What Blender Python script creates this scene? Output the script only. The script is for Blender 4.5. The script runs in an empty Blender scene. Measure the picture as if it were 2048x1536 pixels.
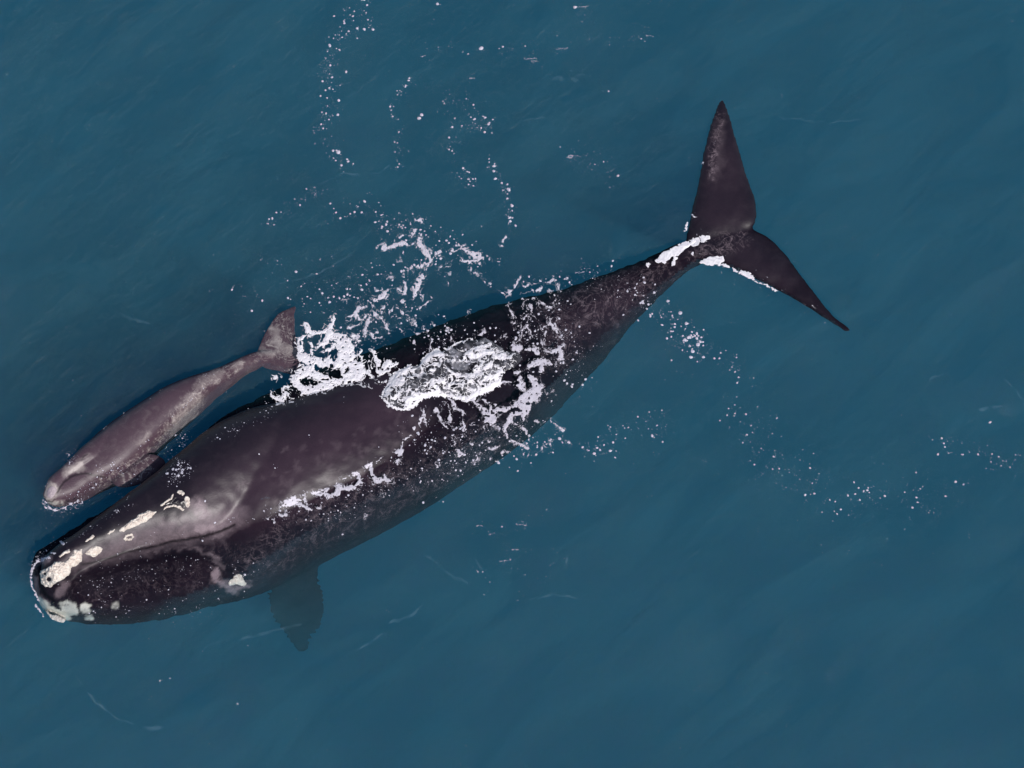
import bpy, math, random, time
T0 = time.time()
import numpy as np
from mathutils import Vector, noise as mnoise
from mathutils.bvhtree import BVHTree

random.seed(7)
S = bpy.context.scene

# ---------------------------------------------------------------- camera, sky, sun, exposure
TILT = math.radians(25.0)
DIST = 75.0
HALF = 9.75 / DIST                       # tan of half the horizontal field of view
cam_d = bpy.data.cameras.new('camera')
cam = bpy.data.objects.new('camera', cam_d)
S.collection.objects.link(cam)
cam.location = (0.0, -DIST * math.sin(TILT), DIST * math.cos(TILT))
cam.rotation_euler = (TILT, 0.0, 0.0)
cam_d.sensor_fit = 'HORIZONTAL'
cam_d.angle = 2.0 * math.atan(HALF)
cam_d.clip_start = 1.0
cam_d.clip_end = 3000.0
S.camera = cam

SUN_DIR = Vector((0.50, -0.70, 0.88)).normalized()      # towards the sun
sun_el = math.asin(SUN_DIR.z)
sun_az = math.atan2(SUN_DIR.x, SUN_DIR.y)               # clockwise from +Y
W = bpy.data.worlds.new('World')
S.world = W
W.use_nodes = True
wn = W.node_tree.nodes
wl = W.node_tree.links
sky = wn.new('ShaderNodeTexSky')
sky.sky_type = 'NISHITA'
sky.sun_disc = False
sky.sun_elevation = sun_el
sky.sun_rotation = sun_az
bg = wn['Background']
bg.inputs['Strength'].default_value = 0.09
wl.new(sky.outputs['Color'], bg.inputs['Color'])

sun_d = bpy.data.lights.new('sun', 'SUN')
sun_d.energy = 3.4
sun_d.angle = math.radians(0.53)
sun_d.color = (1.0, 0.95, 0.92)
sun = bpy.data.objects.new('sun', sun_d)
sun.rotation_euler = SUN_DIR.to_track_quat('Z', 'Y').to_euler()
sun.location = (20, -26, 38)
S.collection.objects.link(sun)

S.view_settings.view_transform = 'Standard'
S.view_settings.look = 'None'
S.view_settings.exposure = 0.0
S.view_settings.gamma = 1.0
S.cycles.use_denoising = True
S.cycles.transparent_max_bounces = 12
S.cycles.volume_bounces = 1
S.cycles.max_bounces = 8

# ---------------------------------------------------------------- helpers
ct, st = math.cos(TILT), math.sin(TILT)


def ray(px, py):
    cx = (px - 1024.0) / 1024.0 * HALF
    cy = -(py - 768.0) / 1024.0 * HALF
    return Vector((cx, cy * ct + st, cy * st - ct))


EYE = Vector(cam.location)


def P(px, py, z=0.0):
    d = ray(px, py)
    return EYE + d * ((z - EYE.z) / d.z)


def to_px(co):
    v = co - EYE
    x = v.x
    y = v.y * ct + v.z * st
    dz = -v.y * st + v.z * ct
    return 1024 + x / -dz / HALF * 1024, 768 - y / -dz / HALF * 1024


def to_px_np(a):
    v = a - np.array(EYE)
    y = v[:, 1] * ct + v[:, 2] * st
    dz = v[:, 1] * st - v[:, 2] * ct
    return 1024 + v[:, 0] / dz / HALF * 1024, 768 - y / dz / HALF * 1024


def tag(o, label=None, cat=None, group=None, kind=None):
    if label: o['label'] = label
    if cat: o['category'] = cat
    if group: o['group'] = group
    if kind: o['kind'] = kind
    return o


def empty(name, loc):
    o = bpy.data.objects.new(name, None)
    o.empty_display_size = 0.3
    o.location = loc
    S.collection.objects.link(o)
    return o


def mesh_obj(name, verts, faces, mat, parent=None, smooth=True):
    me = bpy.data.meshes.new(name)
    me.from_pydata([tuple(v) for v in verts], [], faces)
    me.update()
    if smooth:
        me.polygons.foreach_set('use_smooth', [True] * len(me.polygons))
    me.materials.append(mat)
    o = bpy.data.objects.new(name, me)
    S.collection.objects.link(o)
    if parent is not None:
        bpy.context.view_layer.update()
        o.parent = parent
        o.matrix_parent_inverse = parent.matrix_world.inverted()
    return o


# value noise in numpy ------------------------------------------------------
_rng = np.random.RandomState(11)
_LAT = _rng.rand(256, 256) * 2 - 1


def vnoise(x, y, seed=0):
    x = x + seed * 17.31
    y = y + seed * 9.73
    xi = np.floor(x).astype(int)
    yi = np.floor(y).astype(int)
    fx = x - xi
    fy = y - yi
    fx = fx * fx * fx * (fx * (fx * 6 - 15) + 10)
    fy = fy * fy * fy * (fy * (fy * 6 - 15) + 10)
    a = _LAT[xi & 255, yi & 255]
    b = _LAT[(xi + 1) & 255, yi & 255]
    c = _LAT[xi & 255, (yi + 1) & 255]
    d = _LAT[(xi + 1) & 255, (yi + 1) & 255]
    return (a * (1 - fx) + b * fx) * (1 - fy) + (c * (1 - fx) + d * fx) * fy


def fbm(x, y, seed=0, o=3):
    s = 0.0
    amp = 1.0
    for k in range(o):
        s = s + amp * vnoise(x * 2 ** k, y * 2 ** k, seed + k * 3)
        amp *= 0.5
    return s / 1.6


# ---------------------------------------------------------------- materials
def new_mat(name):
    m = bpy.data.materials.new(name)
    m.use_nodes = True
    nt = m.node_tree
    return m, nt, nt.nodes['Principled BSDF'], nt.nodes['Material Output']


def N(nt, t, **kw):
    n = nt.nodes.new(t)
    for k, v in kw.items():
        if k in n.inputs.keys():
            n.inputs[k].default_value = v
        else:
            setattr(n, k, v)
    return n


def ramp(nt, src, stops):
    r = nt.nodes.new('ShaderNodeValToRGB')
    e = r.color_ramp.elements
    e[0].position, e[0].color = stops[0][0], (*stops[0][1], 1)
    e[1].position, e[1].color = stops[-1][0], (*stops[-1][1], 1)
    for p, c in stops[1:-1]:
        x = e.new(p)
        x.color = (*c, 1)
    nt.links.new(src, r.inputs[0])
    return r.outputs[0]


def g(v):
    return (v, v, v)


def mixc(nt, fac, a, b, mode='MIX'):
    m = nt.nodes.new('ShaderNodeMix')
    m.data_type = 'RGBA'
    m.blend_type = mode
    for sock, val in ((m.inputs[0], fac), (m.inputs[6], a), (m.inputs[7], b)):
        if hasattr(val, 'is_linked'):
            nt.links.new(val, sock)
        elif isinstance(val, (int, float)):
            sock.default_value = val
        else:
            sock.default_value = (*val, 1)
    return m.outputs[2]


def skin_mat(name, dark, mid, grey, spec_rough, mott=1.0):
    m, nt, bs, out = new_mat(name)
    L = nt.links.new
    tc = N(nt, 'ShaderNodeNewGeometry')
    pos = tc.outputs['Position']
    n1 = N(nt, 'ShaderNodeTexNoise', Scale=0.9, Detail=8.0, Roughness=0.62)
    n2 = N(nt, 'ShaderNodeTexNoise', Scale=5.0, Detail=8.0, Roughness=0.7, Distortion=0.8)
    n3 = N(nt, 'ShaderNodeTexNoise', Scale=45.0, Detail=4.0, Roughness=0.6)
    for n in (n1, n2, n3):
        L(pos, n.inputs['Vector'])
    c = mixc(nt, ramp(nt, n1.outputs[0], [(0.35, g(0)), (0.68, g(1))]), dark, mid)
    c = mixc(nt, ramp(nt, n2.outputs[0], [(0.5, g(0)), (0.75, g(0.35 * mott))]), c, grey)
    at5 = N(nt, 'ShaderNodeAttribute', attribute_name='brown')
    c = mixc(nt, at5.outputs['Fac'], c, ramp(nt, n1.outputs[0], [(0.3, (0.036, 0.0195, 0.031)), (0.7, (0.054, 0.031, 0.045))]))
    at = N(nt, 'ShaderNodeAttribute', attribute_name='pale')
    # pale skin mottled, never a flat tone
    pm = nt.nodes.new('ShaderNodeMath'); pm.operation = 'MULTIPLY'
    L(at.outputs['Fac'], pm.inputs[0])
    L(ramp(nt, n2.outputs[0], [(0.3, g(0.55)), (0.65, g(1.25))]), pm.inputs[1])
    pm.use_clamp = True
    c = mixc(nt, pm.outputs[0], c, grey)
    at2 = N(nt, 'ShaderNodeAttribute', attribute_name='white')
    c = mixc(nt, at2.outputs['Fac'], c, (0.74, 0.72, 0.64))
    # pale threads imitating light rippled by the water, painted into the skin colour
    at3 = N(nt, 'ShaderNodeAttribute', attribute_name='ripple_light')
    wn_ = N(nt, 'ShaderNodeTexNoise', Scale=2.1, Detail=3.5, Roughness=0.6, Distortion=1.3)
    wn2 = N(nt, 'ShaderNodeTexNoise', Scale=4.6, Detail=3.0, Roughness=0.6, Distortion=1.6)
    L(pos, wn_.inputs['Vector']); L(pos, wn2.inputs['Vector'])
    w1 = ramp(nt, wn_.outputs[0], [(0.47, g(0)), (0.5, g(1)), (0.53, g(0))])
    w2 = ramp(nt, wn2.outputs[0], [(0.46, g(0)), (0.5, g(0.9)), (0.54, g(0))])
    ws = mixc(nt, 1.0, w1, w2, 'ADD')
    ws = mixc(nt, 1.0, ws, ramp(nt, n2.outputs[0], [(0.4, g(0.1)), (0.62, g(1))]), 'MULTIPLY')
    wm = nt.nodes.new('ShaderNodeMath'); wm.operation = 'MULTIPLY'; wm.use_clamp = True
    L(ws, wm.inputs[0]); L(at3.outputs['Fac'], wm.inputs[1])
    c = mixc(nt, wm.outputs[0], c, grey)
    at4 = N(nt, 'ShaderNodeAttribute', attribute_name='crease_shade')  # shade in the skin folds, painted as dark lines
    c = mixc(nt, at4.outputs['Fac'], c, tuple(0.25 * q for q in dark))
    c = mixc(nt, 0.35, c, ramp(nt, n3.outputs[0], [(0.3, g(0.35)), (0.7, g(1.0))]), 'MULTIPLY')
    L(c, bs.inputs['Base Color'])
    L(ramp(nt, n2.outputs[0], [(0.3, g(spec_rough - 0.02)), (0.7, g(spec_rough + 0.05))]), bs.inputs['Roughness'])
    bs.inputs['IOR'].default_value = 1.45
    # under water the skin has almost no mirror gloss: the step from water to skin is slight
    sep = N(nt, 'ShaderNodeSeparateXYZ')
    L(pos, sep.inputs[0])
    dry = N(nt, 'ShaderNodeMapRange')
    dry.inputs['From Min'].default_value = -0.03
    dry.inputs['From Max'].default_value = 0.04
    L(sep.outputs[2], dry.inputs['Value'])
    sp = nt.nodes.new('ShaderNodeMath'); sp.operation = 'MULTIPLY'
    L(dry.outputs[0], sp.inputs[0]); sp.inputs[1].default_value = 0.48
    L(sp.outputs[0], bs.inputs['Specular IOR Level'])
    # relief: soft wrinkles plus pores
    wv = N(nt, 'ShaderNodeTexNoise', Scale=7.0, Detail=6.0, Roughness=0.6, Distortion=1.2)
    L(pos, wv.inputs['Vector'])
    b1 = N(nt, 'ShaderNodeBump', Strength=0.22, Distance=0.015)
    b2 = N(nt, 'ShaderNodeBump', Strength=0.25, Distance=0.006)
    L(wv.outputs[0], b1.inputs['Height'])
    L(n3.outputs[0], b2.inputs['Height'])
    L(b1.outputs[0], b2.inputs['Normal'])
    L(b2.outputs[0], bs.inputs['Normal'])
    return m


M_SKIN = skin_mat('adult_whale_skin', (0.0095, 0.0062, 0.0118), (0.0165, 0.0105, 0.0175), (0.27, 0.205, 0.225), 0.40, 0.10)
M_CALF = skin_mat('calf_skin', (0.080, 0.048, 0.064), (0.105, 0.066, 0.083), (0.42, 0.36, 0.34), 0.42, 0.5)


def callosity_mat():
    m, nt, bs, out = new_mat('callosity_crust')
    L = nt.links.new
    tc = N(nt, 'ShaderNodeNewGeometry')
    v = N(nt, 'ShaderNodeTexVoronoi', Scale=26.0)
    n = N(nt, 'ShaderNodeTexNoise', Scale=14.0, Detail=6.0)
    L(tc.outputs['Position'], v.inputs['Vector']); L(tc.outputs['Position'], n.inputs['Vector'])
    c = mixc(nt, ramp(nt, n.outputs[0], [(0.35, g(0)), (0.7, g(1))]), (0.62, 0.52, 0.45), (0.86, 0.79, 0.70))
    c = mixc(nt, ramp(nt, v.outputs[0], [(0.0, g(0.55)), (0.22, g(0.0))]), c, (0.25, 0.18, 0.16))
    L(c, bs.inputs['Base Color'])
    bs.inputs['Roughness'].default_value = 0.75
    b = N(nt, 'ShaderNodeBump', Strength=0.7, Distance=0.02)
    L(v.outputs[0], b.inputs['Height'])
    L(b.outputs[0], bs.inputs['Normal'])
    return m


M_CALL = callosity_mat()


def foam_mat(name, a, b_, sheer=True, lo=0.42, hi=1.0):
    m, nt, bs, out = new_mat(name)
    L = nt.links.new
    tc = N(nt, 'ShaderNodeNewGeometry')
    n = N(nt, 'ShaderNodeTexNoise', Scale=9.0, Detail=8.0, Roughness=0.7)
    v = N(nt, 'ShaderNodeTexVoronoi', Scale=40.0)
    L(tc.outputs['Position'], n.inputs['Vector']); L(tc.outputs['Position'], v.inputs['Vector'])
    L(mixc(nt, ramp(nt, n.outputs[0], [(0.35, g(0)), (0.65, g(1))]), a, b_), bs.inputs['Base Color'])
    bs.inputs['Roughness'].default_value = 0.6
    if sheer:
        at = N(nt, 'ShaderNodeAttribute', attribute_name='thick')
        n5 = N(nt, 'ShaderNodeTexNoise', Scale=11.0, Detail=7.0, Roughness=0.7)
        L(tc.outputs['Position'], n5.inputs['Vector'])
        ad = nt.nodes.new('ShaderNodeMath'); ad.operation = 'ADD'
        L(at.outputs['Fac'], ad.inputs[0]); L(n5.outputs[0], ad.inputs[1])
        mr = N(nt, 'ShaderNodeMapRange')
        mr.inputs['From Min'].default_value = lo; mr.inputs['From Max'].default_value = hi
        L(ad.outputs[0], mr.inputs['Value']); L(mr.outputs[0], bs.inputs['Alpha'])
    bp = N(nt, 'ShaderNodeBump', Strength=0.35, Distance=0.008)
    L(v.outputs[0], bp.inputs['Height']); L(bp.outputs[0], bs.inputs['Normal'])
    return m


M_FOAM = foam_mat('sea_foam', (0.56, 0.52, 0.58), (0.72, 0.68, 0.74))
M_FLECK = foam_mat('foam_fleck_glint', (0.50, 0.48, 0.56), (0.68, 0.65, 0.72), False)
M_WHITE = foam_mat('foam_and_glint', (0.74, 0.70, 0.74), (0.92, 0.89, 0.90), True, 0.25, 0.7)


def aerated_mat():
    m, nt, bs, out = new_mat('aerated_water')
    L = nt.links.new
    tc = N(nt, 'ShaderNodeNewGeometry')
    n = N(nt, 'ShaderNodeTexNoise', Scale=3.5, Detail=7.0, Roughness=0.62, Distortion=1.0)
    L(tc.outputs['Position'], n.inputs['Vector'])
    L(ramp(nt, n.outputs[0], [(0.35, g(0.4)), (0.6, g(0.9))]), bs.inputs['Alpha'])
    L(ramp(nt, n.outputs[0], [(0.38, (0.018, 0.017, 0.024)), (0.5, (0.085, 0.085, 0.095)), (0.68, (0.34, 0.33, 0.36))]), bs.inputs['Base Color'])
    bs.inputs['Roughness'].default_value = 0.15
    bs.inputs['IOR'].default_value = 1.33
    bp = N(nt, 'ShaderNodeBump', Strength=0.6, Distance=0.04)
    L(n.outputs[0], bp.inputs['Height']); L(bp.outputs[0], bs.inputs['Normal'])
    return m


M_AER = aerated_mat()


def water_volume_mat():
    m = bpy.data.materials.new('sea_water_body')
    m.use_nodes = True
    nt = m.node_tree
    nt.nodes.clear()
    out = nt.nodes.new('ShaderNodeOutputMaterial')
    sc = nt.nodes.new('ShaderNodeVolumeScatter')
    ab = nt.nodes.new('ShaderNodeVolumeAbsorption')
    ad = nt.nodes.new('ShaderNodeAddShader')
    # scattering s and absorption a per metre
    s = (0.0125, 0.0450, 0.0550)
    a = (0.162, 0.071, 0.041)
    sc.inputs['Density'].default_value = 0.4
    sc.inputs['Color'].default_value = (*[x / 0.4 for x in s], 1)
    ab.inputs['Density'].default_value = 0.5
    ab.inputs['Color'].default_value = (*[1 - x / 0.5 for x in a], 1)
    nt.links.new(sc.outputs[0], ad.inputs[0])
    nt.links.new(ab.outputs[0], ad.inputs[1])
    nt.links.new(ad.outputs[0], out.inputs['Volume'])
    return m


def water_surface_mat():
    m = bpy.data.materials.new('sea_surface_film')
    m.use_nodes = True
    nt = m.node_tree
    nt.nodes.clear()
    L = nt.links.new
    out = nt.nodes.new('ShaderNodeOutputMaterial')
    geo = N(nt, 'ShaderNodeNewGeometry')
    mp = N(nt, 'ShaderNodeMapping')
    mp.vector_type = 'TEXTURE'
    mp.inputs['Rotation'].default_value = (0, 0, math.radians(48))
    mp.inputs['Scale'].default_value = (2.6, 0.42, 1.0)
    L(geo.outputs['Position'], mp.inputs['Vector'])
    n1 = N(nt, 'ShaderNodeTexNoise', Scale=1.1, Detail=7.0, Roughness=0.62, Distortion=0.5)
    L(mp.outputs[0], n1.inputs['Vector'])
    n2 = N(nt, 'ShaderNodeTexNoise', Scale=6.0, Detail=9.0, Roughness=0.74, Distortion=0.3)
    mp3 = N(nt, 'ShaderNodeMapping')
    mp3.vector_type = 'TEXTURE'
    mp3.inputs['Rotation'].default_value = (0, 0, math.radians(40))
    mp3.inputs['Scale'].default_value = (1.5, 0.6, 1.0)
    L(geo.outputs['Position'], mp3.inputs['Vector'])
    L(mp3.outputs[0], n2.inputs['Vector'])
    b1 = N(nt, 'ShaderNodeBump', Strength=0.8, Distance=0.06)
    b2 = N(nt, 'ShaderNodeBump', Strength=1.0, Distance=0.047)
    L(n1.outputs[0], b1.inputs['Height']); L(n2.outputs[0], b2.inputs['Height'])
    L(b1.outputs[0], b2.inputs['Normal'])
    # reflectance 2 % head-on, rising to 1 at grazing angles, the same from above and below
    dt = nt.nodes.new('ShaderNodeVectorMath'); dt.operation = 'DOT_PRODUCT'
    L(geo.outputs['Incoming'], dt.inputs[0]); L(b2.outputs[0], dt.inputs[1])

    def M(op, a, b=None):
        n = nt.nodes.new('ShaderNodeMath'); n.operation = op; n.use_clamp = False
        for i, v in enumerate((a, b)):
            if v is None: continue
            if isinstance(v, (int, float)): n.inputs[i].default_value = v
            else: L(v, n.inputs[i])
        return n
    ab_ = M('ABSOLUTE', dt.outputs['Value'])
    om = M('SUBTRACT', 1.0, ab_.outputs[0])
    p5 = M('POWER', om.outputs[0], 5.0)
    f1 = M('MULTIPLY', p5.outputs[0], 0.98)
    fr = M('ADD', f1.outputs[0], 0.02); fr.use_clamp = True
    gl = N(nt, 'ShaderNodeBsdfGlossy', Roughness=0.06)
    L(b2.outputs[0], gl.inputs['Normal'])
    tr = N(nt, 'ShaderNodeBsdfTransparent')
    mx = nt.nodes.new('ShaderNodeMixShader')
    L(fr.outputs[0], mx.inputs[0]); L(tr.outputs[0], mx.inputs[1]); L(gl.outputs[0], mx.inputs[2])
    # thin drifting film of tiny bubbles
    mp2 = N(nt, 'ShaderNodeMapping')
    mp2.vector_type = 'TEXTURE'
    mp2.inputs['Rotation'].default_value = (0, 0, math.radians(40))
    mp2.inputs['Scale'].default_value = (2.4, 0.9, 1.0)
    L(geo.outputs['Position'], mp2.inputs['Vector'])
    n4 = N(nt, 'ShaderNodeTexNoise', Scale=0.8, Detail=11.0, Roughness=0.68, Distortion=0.6)
    L(mp2.outputs[0], n4.inputs['Vector'])
    film = ramp(nt, n4.outputs[0], [(0.44, g(0.0)), (0.68, g(0.075))])
    df = N(nt, 'ShaderNodeBsdfDiffuse')
    df.inputs['Color'].default_value = (0.10, 0.30, 0.38, 1)
    mx2 = nt.nodes.new('ShaderNodeMixShader')
    L(film, mx2.inputs[0]); L(mx.outputs[0], mx2.inputs[1]); L(df.outputs[0], mx2.inputs[2])
    L(mx2.outputs[0], out.inputs['Surface'])
    return m


# ---------------------------------------------------------------- lofted animal bodies
def cr(p0, p1, p2, p3, t):
    return 0.5 * ((2 * p1) + (-p0 + p2) * t + (2 * p0 - 5 * p1 + 4 * p2 - p3) * t * t + (-p0 + 3 * p1 - 3 * p2 + p3) * t ** 3)


def loft(stations, n_ring=48, sub=8, power=2.2):
    """stations: (Lx,Ly,Rx,Ry, zc, top, bottom, shift) in photo pixels and metres -> one closed tapered body"""
    A = [np.array(s, float) for s in stations]
    A = [2 * A[0] - A[1]] + A + [2 * A[-1] - A[-2]]
    rings = []
    for i in range(1, len(A) - 2):
        for k in range(sub):
            rings.append(cr(A[i - 1], A[i], A[i + 1], A[i + 2], k / sub))
    rings.append(A[-2])
    verts, faces = [], []
    for r in rings:
        lx, ly, rx, ry, zc, top, bot, sh = r
        top = max(top, 0.004); bot = max(bot, 0.004)
        a, b = P(lx, ly, zc), P(rx, ry, zc)
        c = (a + b) / 2
        lat = (b - a) / 2
        for j in range(n_ring):
            th = 2 * math.pi * j / n_ring
            cs, sn = math.cos(th), math.sin(th)
            u = math.copysign(abs(cs) ** (2 / power), cs)
            v = math.copysign(abs(sn) ** (2 / power), sn)
            verts.append(c + lat * (u + sh * max(v, 0)) + Vector((0, 0, v * (top if v > 0 else bot))))
    nr = len(rings)
    for i in range(nr - 1):
        for j in range(n_ring):
            j2 = (j + 1) % n_ring
            faces.append((i * n_ring + j, i * n_ring + j2, (i + 1) * n_ring + j2, (i + 1) * n_ring + j))
    for i in (0, nr - 1):
        m = sum((verts[i * n_ring + j] for j in range(n_ring)), Vector()) / n_ring
        verts.append(m)
        ci = len(verts) - 1
        for j in range(n_ring):
            j2 = (j + 1) % n_ring
            faces.append((ci, i * n_ring + j2, i * n_ring + j) if i == 0 else (ci, i * n_ring + j, i * n_ring + j2))
    return verts, faces


def fuse(name, parts, voxel, mat, parent, smooth_it=4, rough=0.012, jag=0.03):
    """all lofts become ONE continuous skin"""
    V, F = [], []
    for v, f in parts:
        o = len(V)
        V += v
        F += [tuple(i + o for i in q) for q in f]
    tmp = mesh_obj(name + '_tmp', V, F, mat)
    import bmesh
    bm = bmesh.new(); bm.from_mesh(tmp.data)
    bmesh.ops.recalc_face_normals(bm, faces=bm.faces)
    bm.to_mesh(tmp.data); bm.free()
    md = tmp.modifiers.new('r', 'REMESH')
    md.mode = 'VOXEL'; md.voxel_size = voxel; md.use_smooth_shade = True
    ms = tmp.modifiers.new('s', 'SMOOTH'); ms.iterations = smooth_it; ms.factor = 0.5
    bpy.context.view_layer.update()
    dg = bpy.context.evaluated_depsgraph_get()
    me = bpy.data.meshes.new_from_object(tmp.evaluated_get(dg))
    bpy.data.objects.remove(tmp)
    me.name = name
    nv = len(me.vertices)
    co = np.empty(nv * 3); no = np.empty(nv * 3)
    me.vertices.foreach_get('co', co); me.vertices.foreach_get('normal', no)
    co = co.reshape(-1, 3); no = no.reshape(-1, 3)
    d = np.array([mnoise.fractal(Vector(q) * 1.3, 1.0, 2.0, 3) * rough * 1.6 + mnoise.noise(Vector(q) * 6.0) * rough * 0.35 for q in co])
    d = d + np.array([(mnoise.fractal(Vector(q) * 3.6, 0.8, 2.0, 3) * jag if -1.4 < q[2] < -0.08 else 0.0) * min(1.0, max(0.0, (-q[2] - 0.08) / 0.25)) for q in co])
    co = co + no * d[:, None]
    me.vertices.foreach_set('co', co.ravel())
    me.update()
    me.polygons.foreach_set('use_smooth', [True] * len(me.polygons))
    me.materials.clear(); me.materials.append(mat)
    o = bpy.data.objects.new(name, me)
    S.collection.objects.link(o)
    bpy.context.view_layer.update()
    o.parent = parent
    o.matrix_parent_inverse = parent.matrix_world.inverted()
    return o


# hull: L.x L.y R.x R.y  zc  top  bottom shift
ADULT_HULL = [
    (66, 1150, 72, 1190, -0.45, 0.10, 0.25, 0),
    (72, 1112, 100, 1222, -0.50, 0.40, 0.6, 0),
    (115, 1083, 165, 1238, -0.55, 0.52, 0.9, 0),
    (180, 1042, 250, 1236, -0.60, 0.58, 1.1, 0),
    (250, 1003, 330, 1226, -0.65, 0.62, 1.25, 0),
    (322, 955, 420, 1200, -0.75, 0.70, 1.3, 0),
    (372, 905, 505, 1180, -0.95, 0.98, 1.4, 0),
    (440, 855, 600, 1137, -1.15, 1.36, 1.45, -0.04),
    (540, 803, 705, 1083, -1.25, 1.50, 1.5, 0.0),
    (660, 742, 830, 1018, -1.25, 1.40, 1.45, 0.08),
    (790, 692, 955, 938, -1.20, 1.22, 1.35, 0.08),
    (900, 652, 1058, 866, -1.10, 1.02, 1.2, 0),
    (1010, 614, 1146, 782, -0.95, 0.78, 1.0, 0),
    (1110, 588, 1212, 708, -0.80, 0.60, 0.8, 0),
    (1200, 557, 1268, 641, -0.62, 0.45, 0.6, 0),
    (1280, 527, 1324, 586, -0.42, 0.33, 0.42, 0),
    (1345, 493, 1378, 538, -0.22, 0.22, 0.28, 0),
    (1400, 480, 1425, 515, -0.10, 0.14, 0.2, 0),
    (1455, 468, 1470, 490, -0.06, 0.07, 0.1, 0),
    (1490, 462, 1494, 472, -0.05, 0.02, 0.03, 0),
]
ROSTRUM = [
    (80, 1140, 92, 1165, -0.02, 0.12, 0.3, 0),
    (88, 1118, 124, 1172, -0.05, 0.34, 0.4, 0),
    (122, 1096, 165, 1142, -0.08, 0.44, 0.4, -0.15),
    (175, 1063, 240, 1114, -0.12, 0.50, 0.4, -0.3),
    (240, 1020, 312, 1096, -0.16, 0.56, 0.4, -0.35),
    (305, 972, 385, 1086, -0.20, 0.62, 0.5, -0.35),
    (365, 925, 470, 1062, -0.30, 0.72, 0.6, -0.35),
    (440, 870, 560, 1014, -0.50, 0.86, 0.6, -0.3),
    (545, 826, 655, 966, -0.82, 0.98, 0.6, -0.25),
    (660, 800, 745, 912, -1.15, 0.92, 0.6, 0),
    (765, 770, 810, 850, -1.3, 0.88, 0.6, 0),
]
LIP_R = [
    (118, 1190, 130, 1225, -0.34, 0.10, 0.2, 0),
    (138, 1152, 175, 1232, -0.32, 0.30, 0.3, 0),
    (205, 1130, 255, 1228, -0.38, 0.38, 0.4, 0),
    (285, 1108, 330, 1218, -0.42, 0.42, 0.4, 0),
    (355, 1098, 405, 1198, -0.44, 0.42, 0.4, 0),
    (410, 1105, 455, 1182, -0.50, 0.40, 0.4, 0),
    (450, 1125, 492, 1172, -0.62, 0.30, 0.3, 0),
    (482, 1145, 505, 1166, -0.5, 0.10, 0.2, 0),
]
LIP_L = [
    (98, 1110, 116, 1120, -0.30, 0.10, 0.2, 0),
    (132, 1080, 158, 1102, -0.28, 0.26, 0.3, 0),
    (200, 1038, 232, 1062, -0.28, 0.30, 0.3, 0),
    (265, 1000, 300, 1025, -0.30, 0.32, 0.3, 0),
    (325, 958, 350, 985, -0.34, 0.30, 0.3, 0),
    (365, 925, 378, 945, -0.4, 0.12, 0.2, 0),
]
FLUKE_U = [
    (1370, 500, 1470, 500, -0.10, 0.05, 0.08, 0),
    (1371, 474, 1500, 462, -0.04, 0.10, 0.12, 0),
    (1381, 435, 1513, 438, 0.00, 0.12, 0.12, 0),
    (1391, 385, 1511, 395, 0.02, 0.11, 0.11, 0),
    (1402, 325, 1491, 341, 0.04, 0.09, 0.09, 0),
    (1414, 270, 1475, 283, 0.06, 0.07, 0.07, 0),
    (1427, 226, 1460, 228, 0.07, 0.045, 0.05, 0),
    (1436, 204, 1452, 206, 0.07, 0.02, 0.02, 0),
    (1443, 198, 1447, 198, 0.07, 0.008, 0.01, 0),
]
FLUKE_L = [
    (1400, 490, 1440, 470, -0.10, 0.08, 0.1, 0),
    (1398, 522, 1490, 456, -0.10, 0.14, 0.14, 0),
    (1440, 528, 1545, 481, -0.08, 0.13, 0.13, 0),
    (1500, 554, 1592, 537, -0.06, 0.11, 0.11, 0),
    (1560, 583, 1630, 585, -0.06, 0.08, 0.08, 0),
    (1610, 611, 1664, 628, -0.06, 0.07, 0.07, 0),
    (1646, 634, 1686, 646, -0.06, 0.06, 0.06, 0),
    (1668, 648, 1698, 654, -0.06, 0.055, 0.055, 0),
    (1690, 664, 1702, 663, -0.06, 0.04, 0.04, 0),
]
FLIPPER = [
    (500, 1090, 640, 1060, -1.5, 0.2, 0.3, 0),
    (518, 1150, 636, 1130, -1.7, 0.22, 0.25, 0),
    (532, 1190, 646, 1176, -2.4, 0.16, 0.18, 0),
    (540, 1228, 652, 1214, -3.0, 0.15, 0.16, 0),
    (562, 1262, 640, 1256, -3.6, 0.13, 0.14, 0),
    (584, 1292, 622, 1284, -4.1, 0.11, 0.11, 0),
    (598, 1306, 618, 1300, -4.2, 0.07, 0.07, 0),
]

whale = empty('right_whale', P(700, 900, 0.0))
tag(whale, 'large dark adult right whale with pale crusty head patches and wide black tail flukes', 'whale')
body = fuse('body', [loft(ADULT_HULL), loft(ROSTRUM), loft(LIP_R, 32), loft(LIP_L, 32), loft(FLUKE_U, 40), loft(FLUKE_L, 40), loft(FLIPPER, 32)],
            0.036, M_SKIN, whale, 12, 0.016)

CALF_HULL = [
    (86, 990, 92, 1002, -0.10, 0.08, 0.12, 0),
    (95, 968, 112, 1010, -0.16, 0.22, 0.25, 0),
    (125, 938, 155, 1002, -0.24, 0.33, 0.35, 0),
    (163, 903, 205, 978, -0.32, 0.43, 0.45, 0),
    (205, 864, 262, 952, -0.40, 0.54, 0.5, 0),
    (260, 826, 306, 912, -0.42, 0.57, 0.5, 0),
    (320, 787, 357, 862, -0.42, 0.54, 0.45, 0),
    (380, 760, 404, 818, -0.38, 0.44, 0.4, 0),
    (440, 738, 452, 776, -0.32, 0.29, 0.3, 0),
    (487, 715, 498, 744, -0.26, 0.20, 0.2, 0),
    (520, 703, 530, 730, -0.22, 0.13, 0.13, 0),
    (556, 700, 562, 715, -0.20, 0.05, 0.06, 0),
    (585, 702, 587, 708, -0.20, 0.01, 0.02, 0),
]
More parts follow.
